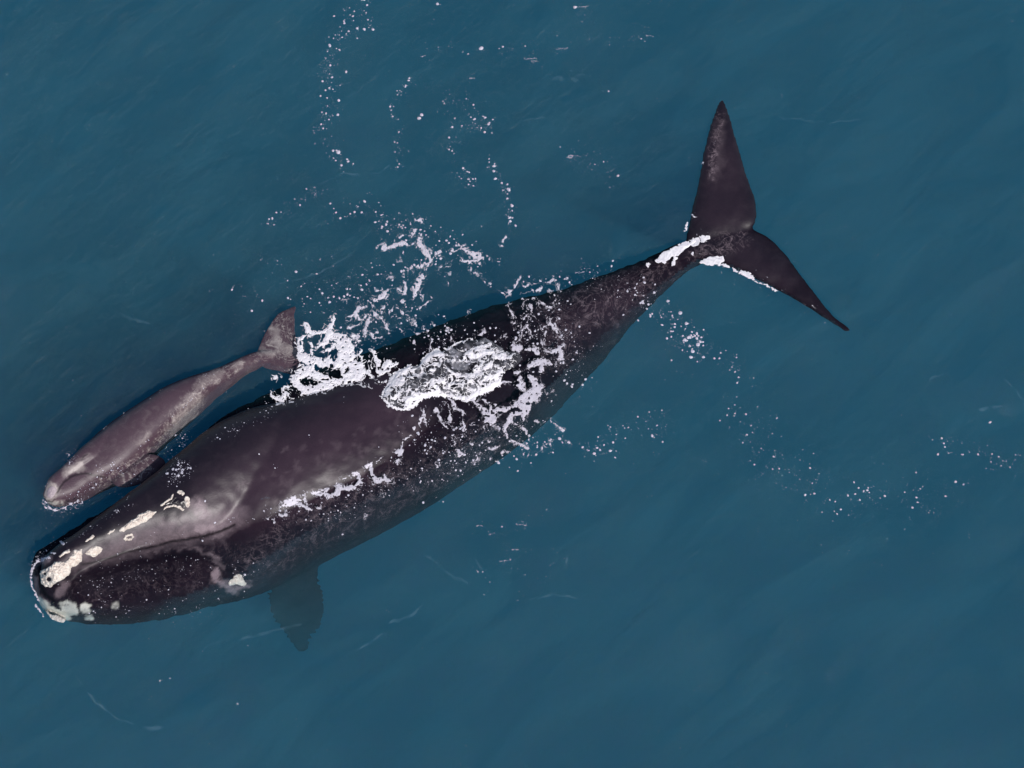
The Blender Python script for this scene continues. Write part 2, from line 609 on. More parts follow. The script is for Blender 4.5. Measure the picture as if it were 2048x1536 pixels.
CALF_ROS = [
    (90, 975, 98, 990, -0.02, 0.06, 0.1, 0),
    (98, 958, 116, 984, -0.03, 0.17, 0.15, 0),
    (116, 942, 132, 966, -0.03, 0.17, 0.15, 0),
    (140, 920, 158, 948, -0.04, 0.20, 0.2, 0),
    (163, 898, 186, 934, -0.08, 0.27, 0.2, 0),
    (185, 880, 215, 925, -0.16, 0.30, 0.2, 0),
    (215, 858, 250, 908, -0.30, 0.40, 0.2, 0),
]
CALF_LIP = [
    (116, 985, 122, 995, -0.12, 0.04, 0.1, 0),
    (124, 966, 142, 992, -0.12, 0.17, 0.15, 0),
    (148, 948, 168, 976, -0.12, 0.21, 0.15, 0),
    (174, 944, 186, 962, -0.14, 0.19, 0.15, 0),
    (192, 946, 196, 954, -0.18, 0.06, 0.1, 0),
]
CALF_FU = [
    (508, 716, 575, 735, -0.20, 0.05, 0.06, 0),
    (513, 704, 600, 722, -0.20, 0.06, 0.06, 0),
    (524, 676, 598, 700, -0.20, 0.055, 0.05, 0),
    (540, 648, 592, 672, -0.20, 0.045, 0.04, 0),
    (556, 628, 590, 646, -0.20, 0.03, 0.03, 0),
    (577, 617, 590, 626, -0.20, 0.015, 0.02, 0),
    (590, 612, 593, 616, -0.20, 0.005, 0.01, 0),
]
CALF_FL = [
    (530, 700, 560, 690, -0.20, 0.04, 0.05, 0),
    (524, 733, 598, 708, -0.21, 0.055, 0.05, 0),
    (555, 742, 604, 728, -0.22, 0.04, 0.04, 0),
    (584, 750, 610, 742, -0.22, 0.02, 0.02, 0),
    (604, 756, 612, 754, -0.22, 0.005, 0.01, 0),
]
CALF_FLIP = [
    (215, 945, 280, 905, -0.30, 0.06, 0.1, 0),
    (226, 968, 300, 908, -0.16, 0.08, 0.08, 0),
    (250, 975, 318, 912, -0.14, 0.06, 0.06, 0),
    (282, 968, 330, 922, -0.16, 0.04, 0.04, 0),
    (312, 952, 330, 934, -0.2, 0.01, 0.02, 0),
]
calf = empty('whale_calf', P(260, 880, 0.0))
tag(calf, 'small lighter brown whale calf swimming beside the big whale near its head', 'whale calf')
cbody = fuse('body', [loft(CALF_HULL), loft(CALF_ROS, 32), loft(CALF_LIP, 32), loft(CALF_FU, 32), loft(CALF_FL, 32), loft(CALF_FLIP, 32)],
             0.02, M_CALF, calf, 5, 0.006, 0.016)


# ---------------------------------------------------------------- stroke fields (photo pixels)
class Win:
    """zoomed window of the photo in which strokes were measured"""
    def __init__(s, x0, y0, k):
        s.x0, s.y0, s.k = x0, y0, k

    def __call__(s, strokes, rs=1.25):
        return [[(s.x0 + p[0] / s.k, s.y0 + p[1] / s.k, p[2] / s.k * rs) for p in st_] for st_ in strokes]


Z1 = Win(0, 800, 3.2)
Z1b = Win(40, 1000, 6.4)
Z2b = Win(280, 920, 6.4)
Z3b = Win(60, 820, 6.4)
Z4b = Win(540, 620, 6.4)
Z5b = Win(740, 640, 2048 / 440)
Z6b = Win(660, 440, 2048 / 360)
Z7b = Win(960, 540, 2048 / 240)
Z6 = Win(440, 840, 3.2)
ZF = Win(1180, 180, 3.2)
PX = Win(0, 0, 1.0)


def seg_field(X, Y, strokes, base=-99.0):
    """signed 'radius minus distance' to the strokes at the points X, Y"""
    f = np.full(X.shape, base)
    grid = X.ndim == 2
    PADW = 26.0
    if grid:
        gx, gy = X[:, 0], Y[0, :]          # warped a little, so windows are padded
        bx0, sx = gx[0], (gx[-1] - gx[0]) / max(len(gx) - 1, 1)
        by0, sy = gy[0], (gy[-1] - gy[0]) / max(len(gy) - 1, 1)
    for s in strokes:
        if len(s) == 1:
            s = [s[0], (s[0][0] + 0.01, s[0][1], s[0][2])]
        for (x0, y0, r0), (x1, y1, r1) in zip(s[:-1], s[1:]):
            m = max(r0, r1) + PADW
            if grid:
                i0 = max(0, int((min(x0, x1) - m - bx0) / sx)); i1 = min(X.shape[0], int((max(x0, x1) + m - bx0) / sx) + 2)
                j0 = max(0, int((min(y0, y1) - m - by0) / sy)); j1 = min(X.shape[1], int((max(y0, y1) + m - by0) / sy) + 2)
                if i0 >= i1 or j0 >= j1:
                    continue
                w = (slice(i0, i1), slice(j0, j1))
            else:
                w = np.nonzero((np.abs(X - (x0 + x1) / 2) < abs(x1 - x0) / 2 + m) & (np.abs(Y - (y0 + y1) / 2) < abs(y1 - y0) / 2 + m))
            XX, YY = X[w], Y[w]
            dx, dy = x1 - x0, y1 - y0
            q = max(dx * dx + dy * dy, 1e-6)
            t = np.clip(((XX - x0) * dx + (YY - y0) * dy) / q, 0, 1)
            d = np.hypot(XX - x0 - t * dx, YY - y0 - t * dy)
            f[w] = np.maximum(f[w], r0 + (r1 - r0) * t - d)
    return f


def poly_field(X, Y, pts):
    """signed distance to a polygon, positive inside"""
    inside = np.zeros(X.shape, bool)
    dmin = np.full(X.shape, 1e9)
    n = len(pts)
    for i in range(n):
        x0, y0 = pts[i]
        x1, y1 = pts[(i + 1) % n]
        dx, dy = x1 - x0, y1 - y0
        q = max(dx * dx + dy * dy, 1e-6)
        t = np.clip(((X - x0) * dx + (Y - y0) * dy) / q, 0, 1)
        dmin = np.minimum(dmin, np.hypot(X - x0 - t * dx, Y - y0 - t * dy))
        c = ((y0 > Y) != (y1 > Y)) & (X < (x1 - x0) * (Y - y0) / (dy if dy else 1e-9) + x0)
        inside ^= c
    return np.where(inside, dmin, -dmin)


# skin markings plus painted ripple light, sun tone and fold shade, on the vertices
def paint(o, layers):
    me = o.data
    n = len(me.vertices)
    co = np.empty(n * 3)
    me.vertices.foreach_get('co', co)
    co = co.reshape(-1, 3)
    px, py = to_px_np(co)
    wx = px + 9 * fbm(px / 11, py / 11, 1, 4)
    wy = py + 9 * fbm(px / 11, py / 11, 5, 4)
    for name, strokes in layers.items():
        val = np.zeros(n)
        k = 0.15 if name == 'crease_shade' else 1.0
        for soft, amp, sts in strokes:
            f = seg_field(px + (wx - px) * k, py + (wy - py) * k, sts)
            val = np.maximum(val, amp * np.clip(f / soft + 0.5, 0, 1))
        val[co[:, 2] < -1.0] = 0
        at = me.attributes.new(name, 'FLOAT', 'POINT')
        at.data.foreach_set('value', val.astype(np.float32))


rs = random.Random(3)
spots = []
for k in range(75):
    t = rs.random()
    x = 540 + 320 * t + rs.gauss(0, 20)
    y = 985 - 160 * t + rs.gauss(0, 28)
    spots.append([(x, y, rs.uniform(3, 7))])
spots2 = [[(rs.uniform(1150, 1250), rs.uniform(640, 730), rs.uniform(2, 6))] for k in range(10)]
head_grey = [[(140, 1125, 10), (200, 1108, 14), (260, 1085, 22), (320, 1068, 24), (380, 1058, 26), (430, 1048, 24), (470, 1032, 18)]]  # pale head skin with its wet sheen painted in
head_grey2 = [[(400, 1055, 16), (430, 1062, 12), (455, 1048, 10)], [(395, 1010, 14), (410, 1030, 14)]]
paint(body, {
    'pale': [
        (34, 0.55, head_grey), (60, 0.10, [[(430, 1030, 30)]]),
        (18, 0.95, head_grey2),
        (6, 0.14, spots), (5, 0.12, spots2),
        (5, 0.4, Z1([[(950, 965, 6), (1000, 975, 8)], [(1050, 960, 3), (1200, 945, 5), (1290, 970, 8), (1370, 1010, 12), (1430, 1070, 14)]])),
        (8, 0.9, Z1([[(1380, 1100, 14), (1400, 1160, 14), (1450, 1190, 20), (1520, 1210, 20), (1600, 1180, 12)]])),
        (8, 0.5, Z1b([[(560, 1100, 50), (480, 1230, 25)]])),
        (8, 0.7, Z1([[(200, 1090, 14), (210, 1180, 16), (240, 1260, 16), (290, 1320, 20)], [(220, 1040, 14), (300, 1010, 16)]])),
        (3, 0.25, [[(470, 985, 1), (500, 960, 1)], [(565, 905, 1), (570, 898, 1), (575, 903, 1)]]),
        (14, 0.16, [[(1440, 250, 8), (1440, 330, 8), (1425, 355, 8)]]),  # ripple reflection on the upper fluke, painted pale
    ],
    'brown': [  # sunlit tone of the back, painted into the skin colour
        (90, 1.0, [[(440, 1010, 45), (560, 950, 62), (680, 885, 66), (785, 820, 50)]]),
        (60, 0.55, [[(1130, 650, 40), (1250, 590, 35)]]),
        (40, 0.35, [[(1450, 420, 50), (1450, 300, 30)], [(1480, 500, 30), (1560, 560, 20)]]),
    ],
    'ripple_light': [
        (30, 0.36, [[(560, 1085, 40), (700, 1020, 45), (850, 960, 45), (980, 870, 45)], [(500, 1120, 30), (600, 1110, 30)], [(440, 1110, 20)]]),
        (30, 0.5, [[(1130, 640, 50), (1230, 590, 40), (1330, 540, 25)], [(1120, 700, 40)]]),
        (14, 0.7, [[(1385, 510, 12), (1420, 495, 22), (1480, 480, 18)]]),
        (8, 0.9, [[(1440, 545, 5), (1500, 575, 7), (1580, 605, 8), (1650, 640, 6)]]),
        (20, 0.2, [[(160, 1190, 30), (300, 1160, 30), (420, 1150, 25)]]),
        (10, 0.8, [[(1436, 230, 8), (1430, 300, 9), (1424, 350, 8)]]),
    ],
    'crease_shade': [
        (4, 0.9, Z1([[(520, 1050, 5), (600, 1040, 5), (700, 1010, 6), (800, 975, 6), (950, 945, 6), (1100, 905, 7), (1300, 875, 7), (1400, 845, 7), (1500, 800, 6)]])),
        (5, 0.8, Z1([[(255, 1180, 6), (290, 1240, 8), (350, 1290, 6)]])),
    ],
    'white': [
        (5, 0.9, Z1([[(250, 1290, 12), (300, 1330, 18), (350, 1375, 28), (400, 1395, 26), (440, 1340, 40)], [(225, 1305, 5), (260, 1350, 6), (295, 1395, 4)], [(540, 1330, 22)], [(565, 1385, 15)]])),
        (6, 0.5, Z1([[(740, 1320, 14)]])),
        (4, 1.0, [[(74, 1204, 3), (88, 1216, 6), (104, 1224, 9), (122, 1232, 9)]]),
    ]})
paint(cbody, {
    'pale': [
        (10, 0.9, Z3b([[(270, 1030, 70), (240, 1120, 50)], [(500, 780, 45), (640, 730, 40)], [(280, 1200, 30), (380, 1200, 30)]])),
        (8, 0.5, Z3b([[(600, 650, 8), (760, 590, 10)], [(1500, 300, 20), (1400, 420, 20)]])),
        (12, 0.8, [[(545, 655, 8), (560, 690, 7), (590, 705, 6)], [(522, 700, 5), (560, 705, 6)], [(470, 735, 5), (485, 730, 3)]]),
        (14, 0.45, [[(390, 800, 14), (370, 830, 16), (345, 860, 12)], [(440, 745, 10), (400, 770, 10)]]),
    ],
    'ripple_light': [
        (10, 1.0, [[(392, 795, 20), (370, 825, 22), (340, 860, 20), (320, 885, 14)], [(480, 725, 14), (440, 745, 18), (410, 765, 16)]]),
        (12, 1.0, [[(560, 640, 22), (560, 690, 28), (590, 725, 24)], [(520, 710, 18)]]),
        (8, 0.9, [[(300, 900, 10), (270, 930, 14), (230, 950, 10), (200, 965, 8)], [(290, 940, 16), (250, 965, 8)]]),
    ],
    'crease_shade': [
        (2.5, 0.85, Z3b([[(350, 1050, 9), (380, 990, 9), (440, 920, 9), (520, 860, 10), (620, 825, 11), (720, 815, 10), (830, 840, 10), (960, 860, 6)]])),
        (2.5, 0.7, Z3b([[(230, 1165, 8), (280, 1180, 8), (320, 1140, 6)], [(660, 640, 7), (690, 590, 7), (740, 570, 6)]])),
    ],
    'white': [(4, 0.5, Z3b([[(250, 1200, 12), (330, 1215, 12), (390, 1190, 12)]]))],
})

dg = bpy.context.evaluated_depsgraph_get()
dg.update()


def bvh(o):
    me = o.data
    return BVHTree.FromPolygons([v.co for v in me.vertices], [tuple(p.vertices) for p in me.polygons])


BV = [bvh(body), bvh(cbody)]


def cast(px, py, water=True):
    """first surface along the sight line that a floating or attached thing rests on"""
    d = ray(px, py).normalized()
    best, nrm = None, None
    for b in BV:
        h = b.ray_cast(EYE, d)
        if h[0] is not None and (best is None or h[3] < best[2]):
            best = (h[0], h[1], h[3])
    if water:
        t = -EYE.z / d.z
        if best is None or t < best[2]:
            return EYE + d * t, Vector((0, 0, 1)), True
    if best is None:
        return None
    n = best[1]
    if n.z < 0: n = -n
    return best[0], n, False


def crust(name, field, bbox, step, mat, parent, height, soft, bump, water=True, sink=0.004, seed=0):
    """mesh of the region field>0 laid on skin or water, swelling to HEIGHT, edges down on the surface"""
    x0, y0, x1, y1 = bbox
    xs = np.arange(x0, x1 + step, step)
    ys = np.arange(y0, y1 + step, step)
    X, Y = np.meshgrid(xs, ys, indexing='ij')
    F = field(X, Y)
    ins = F > 0
    nx, ny = F.shape
    anyin = ins[:-1, :-1] | ins[1:, :-1] | ins[1:, 1:] | ins[:-1, 1:]
    cells = np.argwhere(anyin)
    vid = {}
    pos = []
    faces = []

    def vert(key, x, y, f):
        i = vid.get(key)
        if i is None:
            i = len(pos)
            vid[key] = i
            pos.append((x, y, f))
        return i
    for i, j in cells:
        c = ((i, j), (i + 1, j), (i + 1, j + 1), (i, j + 1))
        poly = []
        for k in range(4):
            a, b = c[k], c[(k + 1) % 4]
            fa, fb = F[a], F[b]
            if fa > 0:
                poly.append(vert((a[0], a[1], 0), xs[a[0]], ys[a[1]], fa))
            if (fa > 0) != (fb > 0):
                t = fa / (fa - fb)
                if a > b:
                    key = (b[0], b[1], 1 if a[0] != b[0] else 2)
                else:
                    key = (a[0], a[1], 1 if a[0] != b[0] else 2)
                poly.append(vert(key, xs[a[0]] + t * (xs[b[0]] - xs[a[0]]), ys[a[1]] + t * (ys[b[1]] - ys[a[1]]), 0.0))
        poly = list(dict.fromkeys(poly))
        if len(poly) >= 3:
            faces.append(tuple(reversed(poly)))
    if not pos:
        return None
    arr = np.array(pos)
    nz = fbm(arr[:, 0] / bump, arr[:, 1] / bump, seed + 2, 4)
    hh = height * (1 - np.exp(-np.maximum(arr[:, 2], 0) / soft)) * (0.75 + 0.6 * nz)
    verts = []
    for (x, y, f), h in zip(pos, hh):
        r = cast(x, y, water)
        if r is None:
            r = (P(x, y, -0.3), Vector((0, 0, 1)), False)
        off = 0.014 if r[2] else sink
        n = r[1]
        n = (n + Vector((0, 0, 1))).normalized()
        verts.append(r[0] + n * (off + max(h, 0.0)))
    o = mesh_obj(name, verts, faces, mat, parent)
    at = o.data.attributes.new('thick', 'FLOAT', 'POINT')
    at.data.foreach_set('value', np.clip(arr[:, 2] / soft, 0, 1).astype(np.float32))
    return o


# ---------------------------------------------------------------- callosities, blowholes
def pts_of(win, pts):
    return [(win.x0 + p[0] / win.k, win.y0 + p[1] / win.k) for p in pts]


def rough_poly(pts, holes=()):
    def f(X, Y):
        wx = X + 2.2 * fbm(X / 7, Y / 7, 3); wy = Y + 2.2 * fbm(X / 7, Y / 7, 8)
        v = poly_field(wx, wy, pts)
        for hx, hy, hr in holes:
            v = np.minimum(v, np.hypot(X - hx, Y - hy) - hr)
        return v
    return f


def rough_strokes(sts, warp=2.0, sc=6.0, seed=0, amp=0.0):
    def f(X, Y):
        wx = X + warp * fbm(X / sc, Y / sc, 3 + seed); wy = Y + warp * fbm(X / sc, Y / sc, 8 + seed)
        v = seg_field(wx, wy, sts)
        return v + amp * fbm(X / 3.0, Y / 3.0, seed + 5)
    return f


def bb_poly(pts, m=5):
    return (min(p[0] for p in pts) - m, min(p[1] for p in pts) - m, max(p[0] for p in pts) + m, max(p[1] for p in pts) + m)


def bb_st(sts, m=10):
    return (min(p[0] - p[2] for s in sts for p in s) - m, min(p[1] - p[2] for s in sts for p in s) - m,
            max(p[0] + p[2] for s in sts for p in s) + m, max(p[1] + p[2] for s in sts for p in s) + m)


polys = [
    ('broad crusty bonnet patch on the snout tip', [(250, 960), (270, 900), (340, 880), (440, 790), (520, 785), (570, 790), (690, 690), (680, 650), (800, 635), (790, 780), (740, 830), (650, 870), (640, 930), (560, 1010), (450, 1080), (400, 1115), (330, 1120), (270, 1070)],
     [(90, 1147.6, 2.6), (98, 1158.6, 4.4)]),
    ('oval crusty patch behind the bonnet', [(830, 690), (900, 610), (980, 590), (1060, 620), (1030, 680), (960, 730), (870, 715)], []),
    ('small slanting crusty patch', [(1115, 440), (1150, 390), (1220, 365), (1200, 410), (1150, 440)], []),
    ('long tapered crusty patch before the blowhole', [(1255, 400), (1400, 280), (1560, 170), (1650, 135), (1750, 140), (1690, 210), (1620, 280), (1500, 320), (1380, 380), (1290, 410)], []),
    ('narrow crusty patch on the far lip', [(500, 720), (560, 660), (640, 625), (640, 665), (590, 690), (520, 735)], []),
]
for k, (lab, pts, holes) in enumerate(polys):
    pp = pts_of(Z1b, pts)
    o = crust('callosity', rough_poly(pp, holes), bb_poly(pp), 0.8, M_CALL, whale, 0.055, 2.5, 3.0, water=False, seed=k)
    o['label'] = lab
strk = [
    ('ring shaped crusty patch', Z1b([[(1335, 500, 12), (1370, 450, 12), (1430, 440, 12), (1450, 470, 10), (1420, 500, 12), (1350, 512, 12), (1335, 500, 12)]])),
    ('thin crusty strip on the far side of the snout', Z1b([[(850, 525, 10), (890, 500, 9), (930, 470, 18)]])),
    ('pale ridge along the far blowhole', Z2b([[(275, 580, 10), (340, 530, 12), (400, 500, 13), (420, 440, 8)]])),
    ('pale curved ridge along the near blowhole', Z2b([[(305, 630, 8), (360, 595, 11), (440, 580, 12), (510, 610, 13), (545, 640, 13)]])),
    ('small crusty knob behind the blowhole', Z2b([[(500, 405, 16), (540, 430, 22)]])),
    ('upright crusty knob behind the blowhole', Z2b([[(600, 490, 24), (605, 570, 27)]])),
    ('greenish white crusty patch over the eye, under water', PX([[(462, 1167, 4), (476, 1158, 8), (488, 1168, 4)]])),
    ('white crusty chin patch', Z1([[(300, 1345, 10), (350, 1385, 20), (395, 1400, 20)]])),
]
for k, (lab, sts) in enumerate(strk):
    o = crust('callosity', rough_strokes(sts, 1.6, 4.0, k), bb_st(sts, 4), 0.7, M_CALL, whale, 0.04, 1.5, 3.0, water=False, seed=20 + k)
    o['label'] = lab
# the two dark slits of the blowhole, between the ridges
mb, ntb, bsb, _o = new_mat('blowhole_dark')
bsb.inputs['Base Color'].default_value = (0.012, 0.008, 0.012, 1)
bsb.inputs['Roughness'].default_value = 0.3
for sts in (Z2b([[(330, 565, 8), (400, 530, 20), (440, 480, 16)]]), Z2b([[(420, 545, 14), (480, 530, 28), (550, 540, 26), (560, 590, 14)]])):
    crust('blowhole', rough_strokes(sts, 1.0, 4.0), bb_st(sts, 4), 0.8, mb, whale, 0.012, 2.0, 6.0, water=False)

# calf bonnet swelling
sts = Z3b([[(285, 1030, 42), (262, 1080, 40)]])
o = crust('callosity', rough_strokes(sts, 1.0, 4.0), bb_st(sts, 4), 0.8, foam_mat('calf_bonnet', (0.34, 0.27, 0.30), (0.42, 0.35, 0.37), False), calf, 0.03, 2.5, 9.0, water=False)

# ---------------------------------------------------------------- water: a body of sea and its rippled skin
box = [(-320, -320, -48), (320, -320, -48), (320, 320, -48), (-320, 320, -48), (-320, -320, 0), (320, -320, 0), (320, 320, 0), (-320, 320, 0)]
bf = [(0, 3, 2, 1), (4, 5, 6, 7), (0, 1, 5, 4), (1, 2, 6, 5), (2, 3, 7, 6), (3, 0, 4, 7)]
sea = mesh_obj('water', box, bf, water_volume_mat(), smooth=False)
tag(sea, 'deep blue green sea water all round the two whales', 'sea', kind='structure')
mbed, ntd, bsd, _o = new_mat('deep_seabed')
ns = N(ntd, 'ShaderNodeTexNoise', Scale=0.3, Detail=6.0)
ntd.links.new(ramp(ntd, ns.outputs[0], [(0.3, (0.03, 0.05, 0.05)), (0.7, (0.06, 0.08, 0.08))]), bsd.inputs['Base Color'])
bed = mesh_obj('seabed', [(-319, -319, -47.5), (319, -319, -47.5), (319, 319, -47.5), (-319, 319, -47.5)], [(0, 1, 2, 3)], mbed, smooth=False)
tag(bed, 'dark sea bed far below the whales', 'sea bed', kind='structure')

GX, GY, GS = 13.0, 11.5, 0.06
xs = np.arange(-GX, GX + GS / 2, GS)
ys = np.arange(-GY, GY + GS / 2, GS)
X, Y = np.meshgrid(xs, ys, indexing='ij')
ca, sa = math.cos(math.radians(48)), math.sin(math.radians(48))
U = X * ca + Y * sa
Vv = -X * sa + Y * ca
Zw = 0.018 * fbm(U / 2.6, Vv / 0.9, 2, 3) + 0.008 * fbm(X / 0.4, Y / 0.4, 6, 3)
edge = np.clip(np.minimum(GX - np.abs(X), GY - np.abs(Y)) / 0.8, 0, 1)
Zw = Zw * edge + 0.006
keep = np.ones((len(xs) - 1, len(ys) - 1), bool)
down = Vector((0, 0, -1))
for b, o in ((BV[0], body), (BV[1], cbody)):
    c = np.array([v.co[:] for v in o.data.vertices])
    x0, x1, y0, y1 = c[:, 0].min(), c[:, 0].max(), c[:, 1].min(), c[:, 1].max()
    for i in range(max(0, int((x0 + GX) / GS) - 1), min(len(xs) - 1, int((x1 + GX) / GS) + 1)):
        for j in range(max(0, int((y0 + GY) / GS) - 1), min(len(ys) - 1, int((y1 + GY) / GS) + 1)):
            h = b.ray_cast(Vector((xs[i] + GS / 2, ys[j] + GS / 2, 3)), down)
            if h[0] is not None and h[0].z > -0.6:
                keep[i, j] = False
nx, ny = len(xs), len(ys)
V = np.stack([X, Y, Zw], -1).reshape(-1, 3).tolist()
F = [(i * ny + j, (i + 1) * ny + j, (i + 1) * ny + j + 1, i * ny + j + 1) for i in range(nx - 1) for j in range(ny - 1) if keep[i, j]]
# outer sheet to the horizon
o0 = len(V)
hx, hy = xs[-1], ys[-1]
V += [(-hx, -hy, 0.006), (hx, -hy, 0.006), (hx, hy, 0.006), (-hx, hy, 0.006), (-319, -319, 0.006), (319, -319, 0.006), (319, 319, 0.006), (-319, 319, 0.006)]
for a in range(4):
    b = (a + 1) % 4
    F.append((o0 + a, o0 + 4 + a, o0 + 4 + b, o0 + b))
film = mesh_obj('water_surface', V, F, water_surface_mat())
tag(film, 'rippled blue green surface of the sea', 'sea surface', kind='structure')

# ---------------------------------------------------------------- foam
RING = Win(540, 620, 6.4)([
    [(455, 190, 22), (480, 260, 32), (520, 290, 26), (600, 300, 16), (690, 295, 20), (750, 260, 32), (790, 180, 26), (800, 110, 16), (805, 60, 7)],
    [(720, 290, 28), (800, 340, 42), (880, 380, 62), (930, 420, 82), (980, 520, 75), (1020, 600, 60), (1030, 690, 45)],
    [(440, 350, 16), (390, 400, 36), (375, 480, 38), (400, 560, 40), (450, 620, 44), (540, 660, 42), (640, 680, 38), (740, 700, 40), (840, 680, 40), (900, 620, 44), (940, 560, 55)],
    [(760, 330, 26), (720, 400, 26), (680, 440, 20), (620, 500, 7)], [(680, 540, 13), (740, 520, 20), (800, 480, 16)],
    [(540, 440, 12), (548, 480, 10)], [(545, 520, 14), (550, 580, 8), (600, 625, 7)], [(770, 580, 10), (740, 660, 12)], [(800, 440, 10), (850, 430, 9)],
    [(1050, 700, 50), (1120, 760, 72), (1160, 800, 55), (1110, 850, 50), (1040, 880, 38), (960, 900, 30), (860, 930, 26), (780, 925, 38), (700, 970, 50), (600, 1010, 36), (500, 1010, 36), (420, 1040, 30), (390, 1080, 13)],
    [(560, 700, 26), (500, 760, 48), (470, 800, 40), (560, 810, 42), (630, 850, 44), (700, 890, 44)],
    [(460, 800, 44), (350, 860, 40), (320, 920, 40), (380, 990, 36), (440, 1020, 40)],
    [(300, 790, 10), (360, 800, 22), (440, 770, 36)], [(330, 750, 6), (400, 690, 8), (440, 700, 8)],
    [(950, 730, 24), (930, 820, 20)], [(940, 850, 20), (1040, 830, 24)], [(1020, 740, 24), (1030, 800, 20)], [(800, 640, 8), (880, 700, 36), (960, 720, 36)],
    [(20, 1050, 16), (50, 1120, 16), (100, 1160, 19), (170, 1140, 19), (200, 1100, 16), (170, 1040, 14), (180, 990, 12), (300, 990, 9), (380, 970, 12)],
    [(210, 1070, 8), (260, 1135, 11)], [(170, 1150, 19), (120, 1200, 16), (70, 1215, 10)], [(90, 880, 20)],
    [(740, 1040, 10), (800, 1000, 12), (860, 960, 9), (940, 920, 8)], [(1090, 920, 6), (1180, 940, 4), (1260, 985, 4)], [(1370, 930, 4), (1540, 938, 5)],
    [(1165, 530, 12), (1150, 580, 10), (1170, 640, 12), (1190, 720, 12)], [(1220, 790, 19), (1260, 820, 19), (1300, 870, 15)],
    [(1290, 515, 5), (1350, 580, 17), (1385, 640, 20), (1380, 700, 20), (1360, 760, 22), (1420, 800, 26), (1480, 790, 19), (1530, 790, 18)],
    [(1440, 740, 22), (1500, 680, 34), (1540, 720, 26), (1600, 680, 25)], [(1270, 600, 9)], [(1275, 670, 9)], [(1285, 745, 11)],
    [(1090, 340, 22), (1060, 360, 10), (1140, 410, 10)], [(845, 300, 20)], [(1095, 420, 12)],
], 1.3)
UPPER = Z6b([
    [(1010, 220, 22), (1020, 290, 28), (1070, 360, 33), (1110, 420, 25), (1140, 470, 20), (1110, 520, 16), (1090, 560, 11)],
    [(1150, 460, 9), (1200, 410, 7), (1240, 360, 22), (1270, 390, 13)], [(1060, 610, 16), (1030, 680, 36), (1000, 760, 40), (980, 830, 27), (970, 870, 9)],
    [(615, 310, 16), (700, 290, 27), (760, 290, 27), (850, 270, 22), (900, 295, 12)], [(620, 260, 8), (630, 330, 13)], [(790, 200, 16), (830, 175, 13)],
    [(915, 190, 11), (960, 130, 17)], [(545, 310, 13)], [(830, 385, 15)], [(920, 570, 22)], [(835, 605, 14)], [(1010, 540, 18), (1080, 515, 16)],
    [(1330, 350, 9), (1360, 370, 12), (1420, 355, 12), (1480, 325, 14), (1550, 350, 12), (1600, 390, 18), (1660, 430, 38), (1720, 450, 27), (1690, 490, 20), (1600, 480, 12), (1500, 480, 11), (1490, 420, 6)],
    [(1460, 260, 5), (1490, 320, 12)], [(1500, 300, 8), (1540, 300, 6)], [(1800, 450, 15)], [(1720, 510, 15)], [(1660, 610, 8), (1700, 640, 12)],
    [(1740, 680, 7), (1775, 740, 8)], [(1925, 460, 17)], [(2000, 200, 13), (1960, 240, 10)], [(1955, 295, 12)], [(1815, 730, 12)], [(1930, 800, 8), (2000, 865, 8)],
    [(850, 710, 11), (860, 770, 22), (850, 840, 30), (800, 810, 12), (760, 770, 8)], [(840, 945, 21)],
    [(650, 790, 22), (620, 860, 31), (560, 890, 25), (480, 920, 16)], [(400, 990, 13), (330, 1020, 16), (280, 1060, 22), (290, 1110, 22), (340, 1130, 10)],
    [(250, 1080, 18), (170, 1120, 11)], [(620, 960, 8), (580, 1020, 13), (560, 1080, 18), (490, 1070, 26), (450, 1130, 18), (420, 1200, 16), (400, 1260, 20), (400, 1310, 22)],
    [(560, 1110, 13), (610, 1170, 11), (655, 1225, 8)], [(210, 1220, 8), (280, 1190, 11), (320, 1180, 8)],
    [(750, 1000, 8), (800, 1040, 11), (850, 1090, 13), (900, 1110, 13), (915, 1160, 8)], [(770, 1110, 8), (830, 1140, 8)], [(540, 1270, 15)], [(660, 1270, 11)],
    [(470, 1300, 13), (520, 1340, 11), (590, 1340, 6)], [(290, 1330, 18), (330, 1390, 10)], [(1030, 1010, 11), (1080, 970, 15), (1130, 940, 11)],
    [(1080, 850, 9), (1070, 930, 9), (1040, 880, 6)], [(1160, 890, 9)], [(975, 1200, 13), (1000, 1230, 8)], [(1060, 1215, 8), (1090, 1250, 10)],
    [(800, 1240, 6), (825, 1290, 7)], [(1170, 1185, 14)], [(1000, 1300, 13)], [(960, 1390, 18)], [(1140, 1380, 7), (1150, 1470, 8)], [(1355, 1240, 12)],
    [(1370, 1350, 12), (1400, 1390, 8)], [(1680, 1310, 13), (1760, 1285, 15)], [(1570, 1060, 9)], [(1345, 480, 8), (1335, 520, 8)], [(1360, 620, 8)],
    [(1345, 725, 12)], [(1320, 755, 10)], [(1265, 520, 8), (1240, 575, 5)], [(730, 440, 5), (800, 445, 4)], [(660, 610, 7), (700, 635, 7)], [(1030, 15, 22), (1000, 10, 14)], [(790, 45, 12)],
    [(320, 960, 7), (290, 1000, 8)], [(460, 960, 5), (470, 1030, 7)], [(440, 1080, 8), (370, 1140, 9)], [(700, 1000, 8), (670, 1060, 8)], [(1590, 570, 14)],
    [(120, 900, 6), (190, 920, 7)], [(520, 810, 12), (570, 805, 8)], [(400, 830, 8)], [(465, 820, 11)],
])
